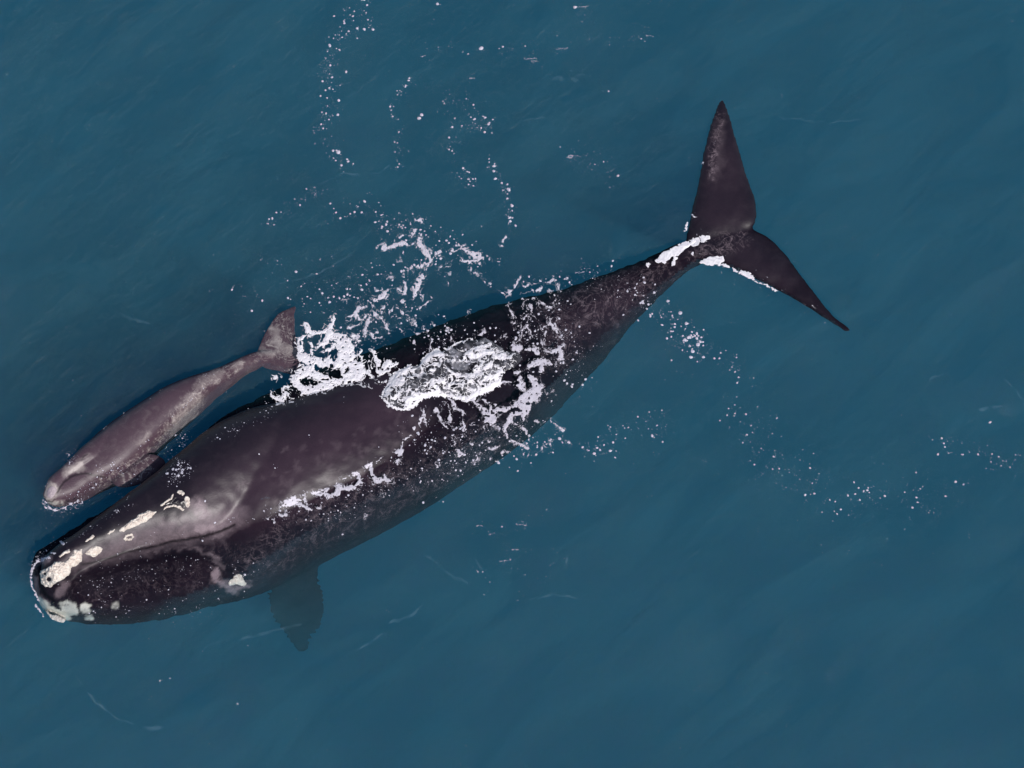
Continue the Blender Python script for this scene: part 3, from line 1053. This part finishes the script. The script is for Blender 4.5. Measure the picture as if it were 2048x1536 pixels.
RIGHT = Z5b([
    [(1350, 270, 26), (1400, 270, 26)], [(1460, 280, 13), (1540, 280, 20), (1560, 330, 12)], [(1610, 300, 9), (1700, 310, 15), (1760, 260, 16), (1790, 230, 10)],
    [(1760, 260, 18), (1780, 340, 22), (1770, 380, 22)], [(1700, 410, 14), (1640, 400, 15), (1600, 380, 22), (1560, 410, 22), (1500, 440, 17)],
    [(1610, 390, 17), (1600, 460, 20), (1570, 520, 12)], [(1500, 540, 22), (1530, 560, 30), (1550, 640, 40), (1500, 700, 52), (1440, 740, 45), (1440, 800, 52), (1440, 870, 26), (1440, 930, 10)],
    [(1600, 620, 20), (1570, 680, 22)], [(1380, 610, 18), (1410, 640, 20), (1400, 560, 12), (1430, 610, 20)], [(1360, 490, 13), (1410, 470, 11)], [(1380, 560, 10), (1410, 540, 13)],
    [(1640, 650, 9), (1630, 720, 10)], [(1390, 760, 19), (1300, 800, 17), (1220, 840, 17), (1150, 880, 22), (1110, 900, 26)],
    [(920, 740, 19), (980, 790, 12), (1060, 850, 22), (1090, 900, 34), (1140, 940, 38), (1090, 950, 20)], [(1390, 860, 17), (1320, 870, 26), (1290, 930, 22), (1260, 990, 19), (1250, 1020, 15)],
    [(1300, 930, 12), (1370, 980, 10), (1430, 1020, 13), (1450, 1060, 14)], [(1270, 1040, 10), (1275, 1100, 10)], [(1320, 1140, 13), (1400, 1170, 12), (1450, 1200, 16)],
    [(1680, 925, 8), (1740, 970, 9), (1800, 1030, 10)], [(1550, 950, 15)], [(1020, 730, 6), (1080, 770, 18), (1110, 790, 10)], [(1130, 800, 8), (1130, 850, 15)], [(1180, 790, 12)],
    [(1250, 570, 16), (1310, 580, 8)],
    [(740, 740, 17), (790, 820, 15), (860, 860, 9), (885, 930, 9), (880, 985, 14)], [(720, 800, 9), (745, 880, 12), (750, 950, 9)], [(775, 1010, 13)],
    [(615, 810, 8), (630, 870, 12), (680, 950, 9), (710, 1020, 10)], [(505, 820, 9), (515, 880, 15), (490, 930, 10), (470, 980, 8)], [(515, 890, 9), (530, 970, 9)], [(415, 1010, 17)],
    [(370, 1070, 8), (330, 1110, 12), (290, 1150, 12), (285, 1210, 10)], [(240, 1235, 17), (300, 1220, 17), (260, 1270, 10)], [(265, 1315, 18)],
    [(960, 960, 18)], [(880, 1020, 15)], [(820, 1225, 18), (835, 1245, 24)], [(790, 1120, 8), (790, 1180, 8)], [(840, 1060, 7), (880, 1055, 7)],
    [(1060, 990, 10)], [(1190, 1020, 12)], [(1110, 1130, 12)], [(1170, 1180, 12), (1130, 1205, 7)], [(950, 1180, 12), (920, 1170, 7)], [(610, 1350, 7), (640, 1368, 7)],
    [(1030, 1260, 6), (970, 1330, 8)], [(1230, 1240, 12)], [(1265, 1240, 10)], [(1340, 1190, 9)], [(850, 1190, 11)], [(1420, 1265, 11)], [(1470, 1275, 10)], [(1540, 1260, 13)],
    [(1560, 1205, 11)], [(1605, 1212, 9)], [(1640, 1160, 8)], [(1680, 1145, 10)], [(1685, 1110, 10)], [(1850, 1145, 15)], [(1705, 680, 9)], [(1120, 1300, 5), (1210, 1312, 5)],
])
FLANK = Z6([
    [(405, 540, 12), (440, 530, 19), (500, 520, 21), (540, 560, 12), (575, 580, 7)], [(380, 600, 10), (420, 605, 9)], [(590, 470, 12), (640, 470, 18), (690, 440, 10)],
    [(650, 460, 10), (700, 490, 12), (750, 470, 13), (760, 430, 20), (800, 440, 14), (860, 440, 14), (900, 400, 12), (880, 350, 14), (850, 345, 12)], [(780, 380, 3), (830, 355, 3)],
    [(930, 300, 10), (970, 290, 12), (970, 350, 10), (1000, 390, 16), (1050, 390, 12), (1100, 395, 10)], [(1060, 350, 5), (1060, 380, 9)], [(1000, 270, 6), (1040, 248, 6)],
    [(540, 480, 6), (550, 540, 10)], [(330, 640, 9)], [(300, 640, 6)], [(340, 660, 8)], [(630, 565, 9), (600, 560, 6)], [(1030, 455, 4), (1045, 470, 5)],
    [(930, 620, 6)], [(410, 525, 12), (480, 500, 12)],
])
SWIRL = Z7b([
    [(690, 120, 14), (650, 170, 16), (610, 240, 22), (580, 290, 16)], [(550, 350, 16), (500, 370, 33), (485, 430, 16), (480, 490, 11)],
    [(510, 540, 8), (490, 590, 11), (485, 650, 12), (520, 700, 16), (550, 760, 12), (570, 800, 12)], [(1100, 215, 14), (1180, 220, 22), (1250, 180, 24), (1290, 190, 12)],
    [(1280, 240, 11), (1340, 310, 18), (1340, 390, 13)], [(880, 360, 19), (950, 355, 22), (1010, 345, 20), (1060, 320, 16)], [(740, 400, 9), (790, 430, 11), (840, 370, 11)],
    [(800, 320, 17), (840, 260, 14), (910, 220, 11), (960, 240, 6)], [(840, 515, 6), (890, 485, 12), (940, 475, 12), (940, 540, 11)], [(960, 600, 8), (1000, 700, 9)],
    [(720, 505, 13)], [(705, 590, 8), (730, 660, 11), (790, 705, 6)], [(870, 650, 35), (880, 700, 18), (850, 790, 14), (800, 890, 9)], [(890, 700, 9), (760, 800, 6)], [(890, 700, 9), (930, 800, 8)],
    [(1260, 430, 18)], [(1285, 530, 22)], [(1020, 500, 11), (1040, 560, 11), (1090, 560, 9), (1150, 620, 14), (1230, 650, 10)],
    [(860, 920, 9), (800, 940, 17), (740, 1000, 11), (640, 1055, 8)], [(800, 980, 8), (860, 1050, 8), (910, 1150, 8)], [(590, 890, 17)], [(740, 1110, 8), (650, 1200, 18), (590, 1250, 9)],
    [(1000, 1020, 9), (1080, 990, 12), (1190, 900, 22), (1250, 980, 22), (1300, 1060, 19), (1360, 1100, 9)], [(1190, 900, 11), (1220, 830, 8)], [(1330, 820, 8), (1300, 900, 8), (1280, 960, 8)],
    [(1120, 1050, 11), (1100, 1130, 12), (1050, 1220, 14), (1070, 1320, 8)], [(1300, 1150, 20)], [(1400, 1120, 14)], [(1240, 730, 12)], [(750, 220, 10)], [(1205, 350, 10)], [(1420, 165, 8), (1470, 150, 8)],
    [(700, 760, 8), (740, 800, 8)], [(620, 965, 8), (700, 930, 8)], [(540, 1285, 14)], [(1170, 1350, 10)], [(1130, 820, 10)], [(980, 1120, 12)], [(350, 1150, 7), (410, 1125, 16)],
])
WASH_OUT = pts_of(Z5b, [(115, 720), (150, 630), (240, 520), (235, 490), (300, 470), (380, 420), (440, 440), (480, 390), (560, 310), (620, 280), (670, 300), (780, 240), (880, 190), (960, 190), (1080, 170),
                        (1180, 230), (1260, 290), (1380, 290), (1420, 360), (1340, 440), (1250, 480), (1220, 560), (1180, 620), (1060, 680), (900, 750), (780, 720), (640, 700), (540, 700), (470, 760), (370, 830), (290, 845), (200, 800), (120, 740)])
WASH_EDGE = Z5b([
    [(115, 720, 8), (180, 790, 15), (250, 830, 12), (320, 835, 14), (400, 800, 14), (460, 760, 14), (490, 715, 20), (560, 700, 18), (650, 695, 14), (760, 715, 15), (850, 735, 20), (900, 742, 24), (1000, 700, 22), (1100, 640, 30), (1170, 600, 30), (1210, 560, 18)],
    [(115, 720, 7), (140, 640, 10), (200, 570, 28), (250, 500, 22), (320, 480, 26), (380, 430, 16)], [(480, 400, 14), (560, 325, 26), (620, 300, 24), (665, 330, 16)],
    [(700, 270, 9), (790, 240, 8), (880, 190, 7), (960, 175, 5)], [(240, 500, 14), (270, 520, 12)],
    [(350, 760, 26), (400, 720, 30), (440, 690, 24)], [(230, 600, 22), (290, 560, 30)], [(950, 280, 10), (1050, 250, 16), (1120, 225, 12)],
    [(930, 340, 16), (1050, 310, 20), (1130, 300, 18), (1180, 350, 18), (1290, 340, 14), (1340, 310, 9)], [(1020, 450, 16), (1060, 390, 10)], [(890, 510, 10), (960, 520, 16), (1030, 470, 14)],
    [(1070, 440, 18), (1130, 420, 20)], [(1060, 520, 12), (1150, 520, 16), (1230, 480, 14), (1200, 430, 8)], [(700, 450, 12), (760, 490, 16), (820, 510, 8)], [(640, 560, 14), (700, 590, 12)],
])
LACE = Z5b([  # zones of broken white lace
    [(180, 700, 55), (250, 640, 80), (320, 700, 90), (370, 730, 80), (420, 690, 50)],
    [(330, 520, 45), (450, 480, 40), (560, 420, 60), (620, 360, 55)],
    [(500, 620, 40), (640, 620, 70), (800, 620, 95), (950, 620, 85), (1080, 590, 60), (1180, 540, 40)],
    [(880, 360, 40), (1000, 330, 50), (1120, 340, 55), (1220, 330, 40), (1100, 270, 40)],
    [(1000, 470, 40), (1100, 470, 50), (1200, 480, 40)],
    [(680, 330, 30), (760, 370, 30)],
])


def foam_field(sts, warp=2.6, sc=7.0, seed=0, ragged=1.3):
    def f(X, Y):
        wx = X + warp * fbm(X / sc, Y / sc, seed) + warp * 1.3 * vnoise(X / 22, Y / 22, seed + 9)
        wy = Y + warp * fbm(X / sc, Y / sc, seed + 4) + warp * 1.3 * vnoise(X / 22, Y / 22, seed + 13)
        v = seg_field(wx, wy, sts)
        near = v
        v = v + 2.0 * fbm(X / 2.8, Y / 2.8, seed + 7) - ragged * (0.25 + 1.1 * vnoise(X / 8, Y / 8, seed + 51))
        ax = X + 6 * fbm(X / 15, Y / 15, seed + 33); ay = Y + 6 * fbm(X / 15, Y / 15, seed + 37)
        thread = (0.085 - np.abs(fbm(ax / 10, ay / 10, seed + 41, 2)) + 0.05 * vnoise(X / 9, Y / 9, seed + 45)) * 10
        v = np.maximum(v, np.minimum(thread, (near + 5.5) * 0.25))
        # worn holes inside the thick sheets
        hole = vnoise(X / 5.0, Y / 5.0, seed + 21)
        v = np.where(hole > 0.62, np.minimum(v, (0.74 - hole) * 8), v)
        pin = vnoise(X / 2.2, Y / 2.2, seed + 61)
        return np.where(pin > 0.66, np.minimum(v, (0.8 - pin) * 6), v)
    return f


def wash_field(X, Y):
    wx = X + 4.5 * fbm(X / 9, Y / 9, 31); wy = Y + 4.5 * fbm(X / 9, Y / 9, 35)
    v = seg_field(wx, wy, WASH_EDGE) * 0.8 + 2.6 * fbm(X / 2.6, Y / 2.6, 5)
    z = seg_field(wx, wy, LACE)
    ax = X + 7 * fbm(X / 16, Y / 16, 41); ay = Y + 7 * fbm(X / 16, Y / 16, 44)
    rdg = 0.24 - np.abs(fbm(ax / 8, ay / 6, 51, 2)) + 0.10 * vnoise(X / 20, Y / 20, 60)
    lace = np.minimum(rdg * 9, z * 0.4)
    rdg2 = 0.055 - np.abs(fbm(ax / 13, ay / 9, 71, 3))
    inner = poly_field(X, Y, WASH_OUT)
    return np.maximum(np.maximum(v, lace), np.minimum(rdg2 * 10, inner * 0.4))


def aer_field(X, Y):
    wx = X + 2.5 * fbm(X / 8, Y / 8, 31); wy = Y + 2.5 * fbm(X / 8, Y / 8, 35)
    return poly_field(wx, wy, WASH_OUT)


STEP = 0.8
o = crust('foam_patch', foam_field(RING, seed=1, ragged=0.6), bb_st(RING), STEP, M_WHITE, None, 0.022, 4.0, 9.0, seed=1)
tag(o, 'thick white foam ring with dark holes between the calf tail and the adult back', 'foam', 'floating foam patches')
o = crust('foam_patch', foam_field(UPPER, seed=2), bb_st(UPPER), STEP, M_FOAM, None, 0.012, 3.0, 8.0, seed=2)
tag(o, 'branching lilac white foam trail on open water above the middle of the adult whale', 'foam', kind='stuff')
o = crust('foam_patch', foam_field(RIGHT, seed=3), bb_st(RIGHT), STEP, M_FOAM, None, 0.012, 3.0, 8.0, seed=3)
tag(o, 'ragged foam branches and runs trailing below and right of the white wash', 'foam', kind='stuff')
o = crust('foam_patch', foam_field(FLANK, seed=4), bb_st(FLANK), STEP, M_FOAM, None, 0.012, 3.0, 8.0, seed=4)
tag(o, 'string of foam along the waterline of the adult near flank', 'foam', 'floating foam patches')
o = crust('foam_patch', foam_field(SWIRL, 1.8, 6.0, seed=5), bb_st(SWIRL), 0.8, M_FOAM, None, 0.012, 3.0, 8.0, seed=5)
tag(o, 'curled foam swirl over the adult rear back near the tail stock', 'foam', kind='stuff')

wash = empty('wash', P(900, 760, 0.1))
tag(wash, 'churning white wash breaking over the middle of the adult back', 'breaking water')
aer = crust('aerated_water', aer_field, bb_poly(WASH_OUT, 8), 1.6, M_AER, wash, 0.07, 8.0, 14.0, seed=7)
BV.append(bvh(aer))
crust('foam', wash_field, bb_poly(WASH_OUT, 12), STEP, M_WHITE, wash, 0.022, 4.0, 8.0, seed=7)

TAIL1 = ZF([[(430, 1095, 12), (480, 1070, 22), (550, 1030, 24), (620, 990, 16)], [(660, 980, 20), (685, 965, 18)], [(720, 950, 16), (755, 945, 14)], [(530, 1120, 8), (550, 1080, 10)], [(660, 1050, 7)],
            [(470, 1095, 12)], [(370, 1120, 8)], [(605, 900, 3), (625, 855, 6)], [(650, 795, 5), (668, 810, 4)], [(725, 460, 6), (718, 475, 3)]])
TAIL2 = ZF([[(710, 1105, 8), (760, 1095, 22), (820, 1095, 24), (840, 1085, 16)], [(850, 1120, 8), (890, 1132, 6)], [(920, 1145, 8), (940, 1165, 5)], [(970, 1170, 12), (1010, 1185, 16), (1040, 1200, 10)],
            [(1060, 1225, 4), (1130, 1250, 4), (1200, 1290, 4)], [(1420, 1385, 4), (1450, 1405, 3)]])
for sts, lab, sd in ((TAIL1, 'bright sun glint streak, built as white foam, along the adult tail stock before the flukes', 11), (TAIL2, 'thin sun glint strip, built as white foam, on the front edge of the lower tail fluke', 12)):  # sun glints off running water, shaped as white foam strokes
    o = crust('foam_and_glint', rough_strokes(sts, 3.0, 6.0, sd, 2.2), bb_st(sts), 0.8, M_WHITE, None, 0.012, 2.0, 5.0, seed=sd)
    tag(o, lab, 'foam')

BOW = Z1b([[(380, 740, 10), (330, 745, 12), (230, 790, 12), (165, 880, 12), (135, 990, 9), (140, 1080, 8), (170, 1160, 8), (215, 1230, 9), (240, 1290, 8)], [(190, 1330, 9), (250, 1410, 6), (300, 1500, 5)], [(400, 680, 12), (450, 680, 8)], [(520, 540, 10), (560, 560, 7)]])
CBOW = Z3b([[(150, 1190, 6), (200, 1240, 10), (290, 1275, 10), (370, 1285, 9), (430, 1260, 8), (500, 1215, 6), (590, 1180, 6), (660, 1150, 5)]])
for sts, lab, sd in ((BOW, 'broken white bow ripple curling round the snout of the adult whale', 14), (CBOW, 'thin white ripple round the snout of the calf', 15)):
    o = crust('bow_ripple', rough_strokes(sts, 2.5, 5.0, sd, 2.6), bb_st(sts), 0.7, M_FOAM, None, 0.01, 2.0, 5.0, seed=sd)
    tag(o, lab, 'foam', kind='stuff')

mw, ntw, bsw, ow = new_mat('bubble_haze')
bsw.inputs['Base Color'].default_value = (0.30, 0.48, 0.60, 1)
bsw.inputs['Roughness'].default_value = 0.9
nw = N(ntw, 'ShaderNodeTexNoise', Scale=5.0, Detail=6.0)
gw = N(ntw, 'ShaderNodeNewGeometry')
ntw.links.new(gw.outputs['Position'], nw.inputs['Vector'])
ntw.links.new(ramp(ntw, nw.outputs[0], [(0.42, g(0.0)), (0.7, g(0.15))]), bsw.inputs['Alpha'])
WISP = PX([
    [(705, 1300, 1.0), (722, 1296, 2.2), (745, 1284, 3.2), (762, 1270, 2)], [(778, 1246, 1.5), (800, 1242, 3.5), (825, 1230, 3), (845, 1212, 1.5)], [(850, 1112, 2), (868, 1120, 3), (888, 1140, 2.5), (910, 1156, 4), (935, 1166, 2)],
    [(952, 1118, 1), (960, 1132, 2), (976, 1150, 1.5)], [(235, 1438, 1), (270, 1450, 2.5), (305, 1458, 3.5), (345, 1457, 1.5)], [(150, 1350, 1), (190, 1405, 2), (240, 1440, 1)], [(1135, 1115, 2), (1132, 1140, 1)],
    [(1860, 760, 2), (1885, 745, 1), (1900, 760, 2)], [(1990, 745, 1), (2020, 770, 1.5), (2048, 800, 1)], [(1960, 818, 3), (2000, 815, 2)], [(430, 400, 2), (445, 410, 2)], [(640, 370, 1), (690, 345, 2), (720, 350, 1)],
    [(780, 330, 1), (760, 350, 1.5), (740, 345, 1)], [(1050, 240, 1), (1090, 235, 1.5)], [(1090, 155, 4), (1150, 158, 5), (1180, 152, 3)], [(560, 570, 1), (640, 545, 2), (700, 510, 1)], [(590, 470, 1), (650, 445, 1.5)],
    [(240, 630, 3), (300, 650, 2)], [(520, 1000, 0.8), (560, 990, 1)], [(1560, 235, 1), (1650, 246, 1.2), (1720, 240, 1)],
    [(1060, 1200, 1), (1100, 1190, 2), (1150, 1195, 1)], [(1280, 1150, 1), (1310, 1140, 2)], [(420, 1290, 2), (520, 1270, 3), (600, 1250, 2)],
], 1.0)
o = crust('bubble_wisps', rough_strokes(WISP, 4.0, 14.0, 17, 0.6), bb_st(WISP), 1.2, mw, None, 0.002, 3.0, 5.0, seed=17)
tag(o, 'faint pale blue wisps of fine bubbles drifting just under the open water surface', 'bubbles', kind='stuff')

# ---------------------------------------------------------------- foam flecks and painted glints: far more than anyone could count
fl = []   # (x, y, r)
rf = random.Random(21)


def trail(pts, n, spread, rmin=0.9, rmax=4.0, pw=3.0):
    L = [math.hypot(b[0] - a[0], b[1] - a[1]) for a, b in zip(pts[:-1], pts[1:])]
    T = sum(L)
    for _ in range(n):
        t = rf.random() * T
        for k, l in enumerate(L):
            if t <= l: break
            t -= l
        a, b = pts[k], pts[k + 1]
        u = t / max(L[k], 1e-6)
        x = a[0] + (b[0] - a[0]) * u + rf.gauss(0, spread)
        y = a[1] + (b[1] - a[1]) * u + rf.gauss(0, spread)
        if vnoise(np.array([x / 9.0]), np.array([y / 9.0]), 3)[0] > -0.25 or rf.random() < 0.55:
            fl.append((x, y, 0.55 * rmin + (rmax - 0.55 * rmin) * rf.random() ** pw))


trail([(740, 0), (700, 30), (675, 80), (660, 130), (662, 190), (650, 230), (640, 280), (680, 310), (700, 340)], 190, 10)
trail([(770, 40), (720, 55), (695, 60)], 22, 8)
trail([(835, 150), (800, 180), (785, 220), (795, 270), (795, 330), (805, 340)], 60, 4, 0.9, 3.4)
trail([(890, 180), (905, 240), (905, 280), (920, 340), (945, 370)], 70, 9, 0.9, 3.6)
trail([(930, 200), (960, 235), (985, 258), (930, 250)], 60, 7, 1, 4)
trail([(975, 320), (1000, 350), (1015, 385), (1020, 430), (1020, 460)], 70, 6, 1, 4.6)
trail([(535, 445), (580, 415), (650, 375)], 45, 7)
trail([(560, 510), (545, 550), (650, 560), (700, 600), (440, 600)], 70, 26)
trail([(670, 430), (700, 420), (740, 420), (770, 460)], 60, 10)
trail([(770, 470), (800, 440), (860, 460), (830, 500)], 110, 18)
trail([(640, 600), (700, 590), (760, 560), (800, 560), (900, 500), (960, 540)], 260, 28)
trail([(700, 680), (760, 640), (820, 640), (880, 680), (950, 720)], 260, 28)
trail([(980, 700), (1060, 680), (1100, 640), (1150, 700), (1130, 760)], 230, 32)
trail([(820, 900), (900, 900), (1000, 880), (1080, 880)], 260, 26)
trail([(760, 960), (860, 960), (960, 900)], 90, 22, 0.9, 3)
trail([(545, 1040), (560, 1010), (620, 1040), (700, 1020), (760, 970)], 110, 14, 0.8, 3)
trail([(1050, 560), (1120, 570), (1180, 545), (1210, 550)], 70, 10)
trail([(1220, 570), (1300, 600), (1340, 640), (1370, 690), (1400, 720)], 170, 20, 1, 4.2)
trail([(1370, 650), (1400, 715)], 40, 14, 1.5, 5.5, 2)
trail([(1420, 690), (1480, 740), (1520, 775)], 50, 14, 0.9, 3.2)
trail([(1460, 810), (1520, 870), (1500, 930), (1560, 940), (1600, 920)], 100, 22, 0.8, 3)
trail([(1600, 930), (1640, 990), (1700, 1010), (1770, 980), (1830, 1010), (1900, 990)], 130, 22, 0.8, 3.2)
trail([(1870, 880), (1950, 910), (2048, 930)], 55, 12, 0.8, 3.2)
trail([(1210, 880), (1270, 840), (1330, 850), (1300, 875)], 50, 16, 0.8, 3.2)
trail([(1080, 860), (1150, 900), (1240, 900)], 60, 12, 1, 4)
trail([(1110, 1020), (1040, 1048), (980, 1050)], 20, 5, 0.8, 2)
trail([(160, 1225), (280, 1230), (380, 1225), (430, 1240)], 45, 9, 0.6, 2.4)
trail([(150, 1215), (240, 1215), (330, 1190), (430, 1200)], 36, 14, 0.5, 2.4)
trail([(200, 1130), (300, 1120), (420, 1130), (520, 1160)], 60, 22, 0.7, 2)  # wet highlights on the lip, painted as white specks
trail([(355, 870), (370, 880), (345, 920)], 34, 6, 0.8, 2.6)
trail([(350, 935), (375, 930), (340, 960), (365, 945)], 90, 7, 1.0, 4)
trail([(430, 880), (500, 840), (560, 810), (640, 775)], 70, 7, 0.8, 2.6)
trail([(320, 920), (230, 980), (260, 1000)], 22, 12, 0.8, 2.2)
trail([(150, 905), (140, 915), (135, 925)], 45, 5, 0.8, 2.4)
trail([(86, 1000), (100, 1018), (130, 1020), (165, 1002)], 90, 3.5, 0.8, 2.4)  # glitter round the calf snout, drawn as white flecks
trail([(140, 995), (170, 980), (200, 960)], 45, 5, 0.7, 2.2)
trail([(190, 950), (220, 940), (260, 925)], 60, 7, 0.7, 2.4)
trail([(62, 1150), (70, 1120), (110, 1085)], 40, 3.5, 0.6, 1.8)
trail([(130, 1085), (200, 1045), (260, 1005)], 26, 5, 0.8, 2.2)
trail([(840, 100), (870, 98), (960, 95), (1060, 115)], 22, 9, 0.9, 3)
trail([(1110, 270), (1240, 350), (1150, 310)], 26, 16, 0.8, 2.4)
trail([(940, 1140), (1000, 1200), (1140, 1120)], 26, 24, 0.7, 1.8)
trail([(1390, 420), (1440, 540), (1500, 560), (1600, 620), (1680, 650)], 30, 10, 0.7, 1.6)
trail([(1020, 0), (1010, 90), (1300, 70)], 22, 14, 0.7, 2)
for x, y, r in ((838, 237, 6), (962, 97, 6.5), (1018, 380, 6), (729, 403, 4.5), (677, 305, 6), (692, 144, 4), (843, 230, 5), (875, 8, 4), (1150, 15, 5), (618, 870, 2), (550, 936, 2), (518, 908, 2),
                (1236, 352, 4), (1217, 183, 2.4), (405, 1082, 3), (490, 1150, 3), (1304, 872, 4), (1200, 900, 3), (410, 1002, 3), (430, 1045, 3), (320, 1362, 2), (340, 1357, 2), (475, 1408, 2.4), (1980, 845, 4)):
    fl.append((x, y, r))
for _ in range(160):
    fl.append((rf.uniform(0, 2048), rf.uniform(0, 1536), rf.uniform(0.5, 1.1)))
# elongated sun glitter on steep wavelets, painted as white dashes
dashes = [(1062, 118, 26, 0), (1070, 123, 14, 0), (1125, 98, 24, -5), (1165, 14, 22, -3), (1045, 1050, 24, 3), (960, 1052, 12, 4), (985, 1068, 10, -15), (1010, 1122, 22, -12), (1030, 1100, 14, 6),
          (1300, 72, 14, 10), (1160, 545, 18, -8), (1150, 312, 24, 3), (880, 10, 6, 0), (945, 157, 10, 0), (848, 112, 8, -30), (1140, 315, 12, 0)]
for x, y, l, a in dashes:
    for k in range(int(l / 2.2)):
        t = (k / max(l / 2.2 - 1, 1) - 0.5) * l
        fl.append((x + t * math.cos(math.radians(a)), y + t * math.sin(math.radians(a)) + rf.gauss(0, 0.6), rf.uniform(0.5, 1.6)))
rw = random.Random(5)
for x, y, r in list(fl):
    for _ in range(rw.choice((0, 1, 1, 2))):
        fl.append((x + rw.gauss(0, 7), y + rw.gauss(0, 7), rw.uniform(0.35, 0.85)))
for bo, n_w in ((body, 1.0), (cbody, 0.5)):  # glints along the waterline, painted as tiny white flecks
    for v in bo.data.vertices:
        if abs(v.co.z) < 0.016 and v.co.x < -0.5:
            k = mnoise.noise(v.co * 2.3) + 0.5 * mnoise.noise(v.co * 7.0)
            if k > 0.05 and rw.random() < 0.15 * n_w:
                x, y = to_px(v.co)
                fl.append((x + rw.gauss(0, 1.5), y + rw.gauss(0, 1.5), rw.uniform(0.4, 1.5)))
V, F = [], []
for x, y, r in fl:
    if not (-60 < x < 2110 and -60 < y < 1600):
        continue
    c = cast(x, y)
    m = 8
    rr = r * 0.84 / 105.0
    base = len(V)
    el = rf.uniform(0.6, 1.0)
    an = rf.random() * math.pi
    nrm = (c[1] + Vector((0, 0, 1))).normalized()
    t1 = nrm.orthogonal().normalized()
    t2 = nrm.cross(t1)
    off = 0.012 if c[2] else 0.0
    for ring, (q, h) in enumerate(((1.0, 0.0), (0.72, 0.55))):
        for k in range(m):
            a = 2 * math.pi * k / m
            w = rr * q * rf.uniform(0.78, 1.15)
            u, v = math.cos(a) * w, math.sin(a) * w * el
            u, v = u * math.cos(an) - v * math.sin(an), u * math.sin(an) + v * math.cos(an)
            V.append(c[0] + t1 * u + t2 * v + nrm * (off + h * rr * 0.35))
    V.append(c[0] + nrm * (off + rr * 0.28))
    for k in range(m):
        k2 = (k + 1) % m
        F.append((base + k, base + k2, base + m + k2, base + m + k))
        F.append((base + m + k, base + m + k2, base + 2 * m))
o = mesh_obj('foam_flecks_glints', V, F, M_FLECK)
tag(o, 'countless small white foam flecks and painted sun glints scattered in trails over the water', 'foam flecks', kind='stuff')
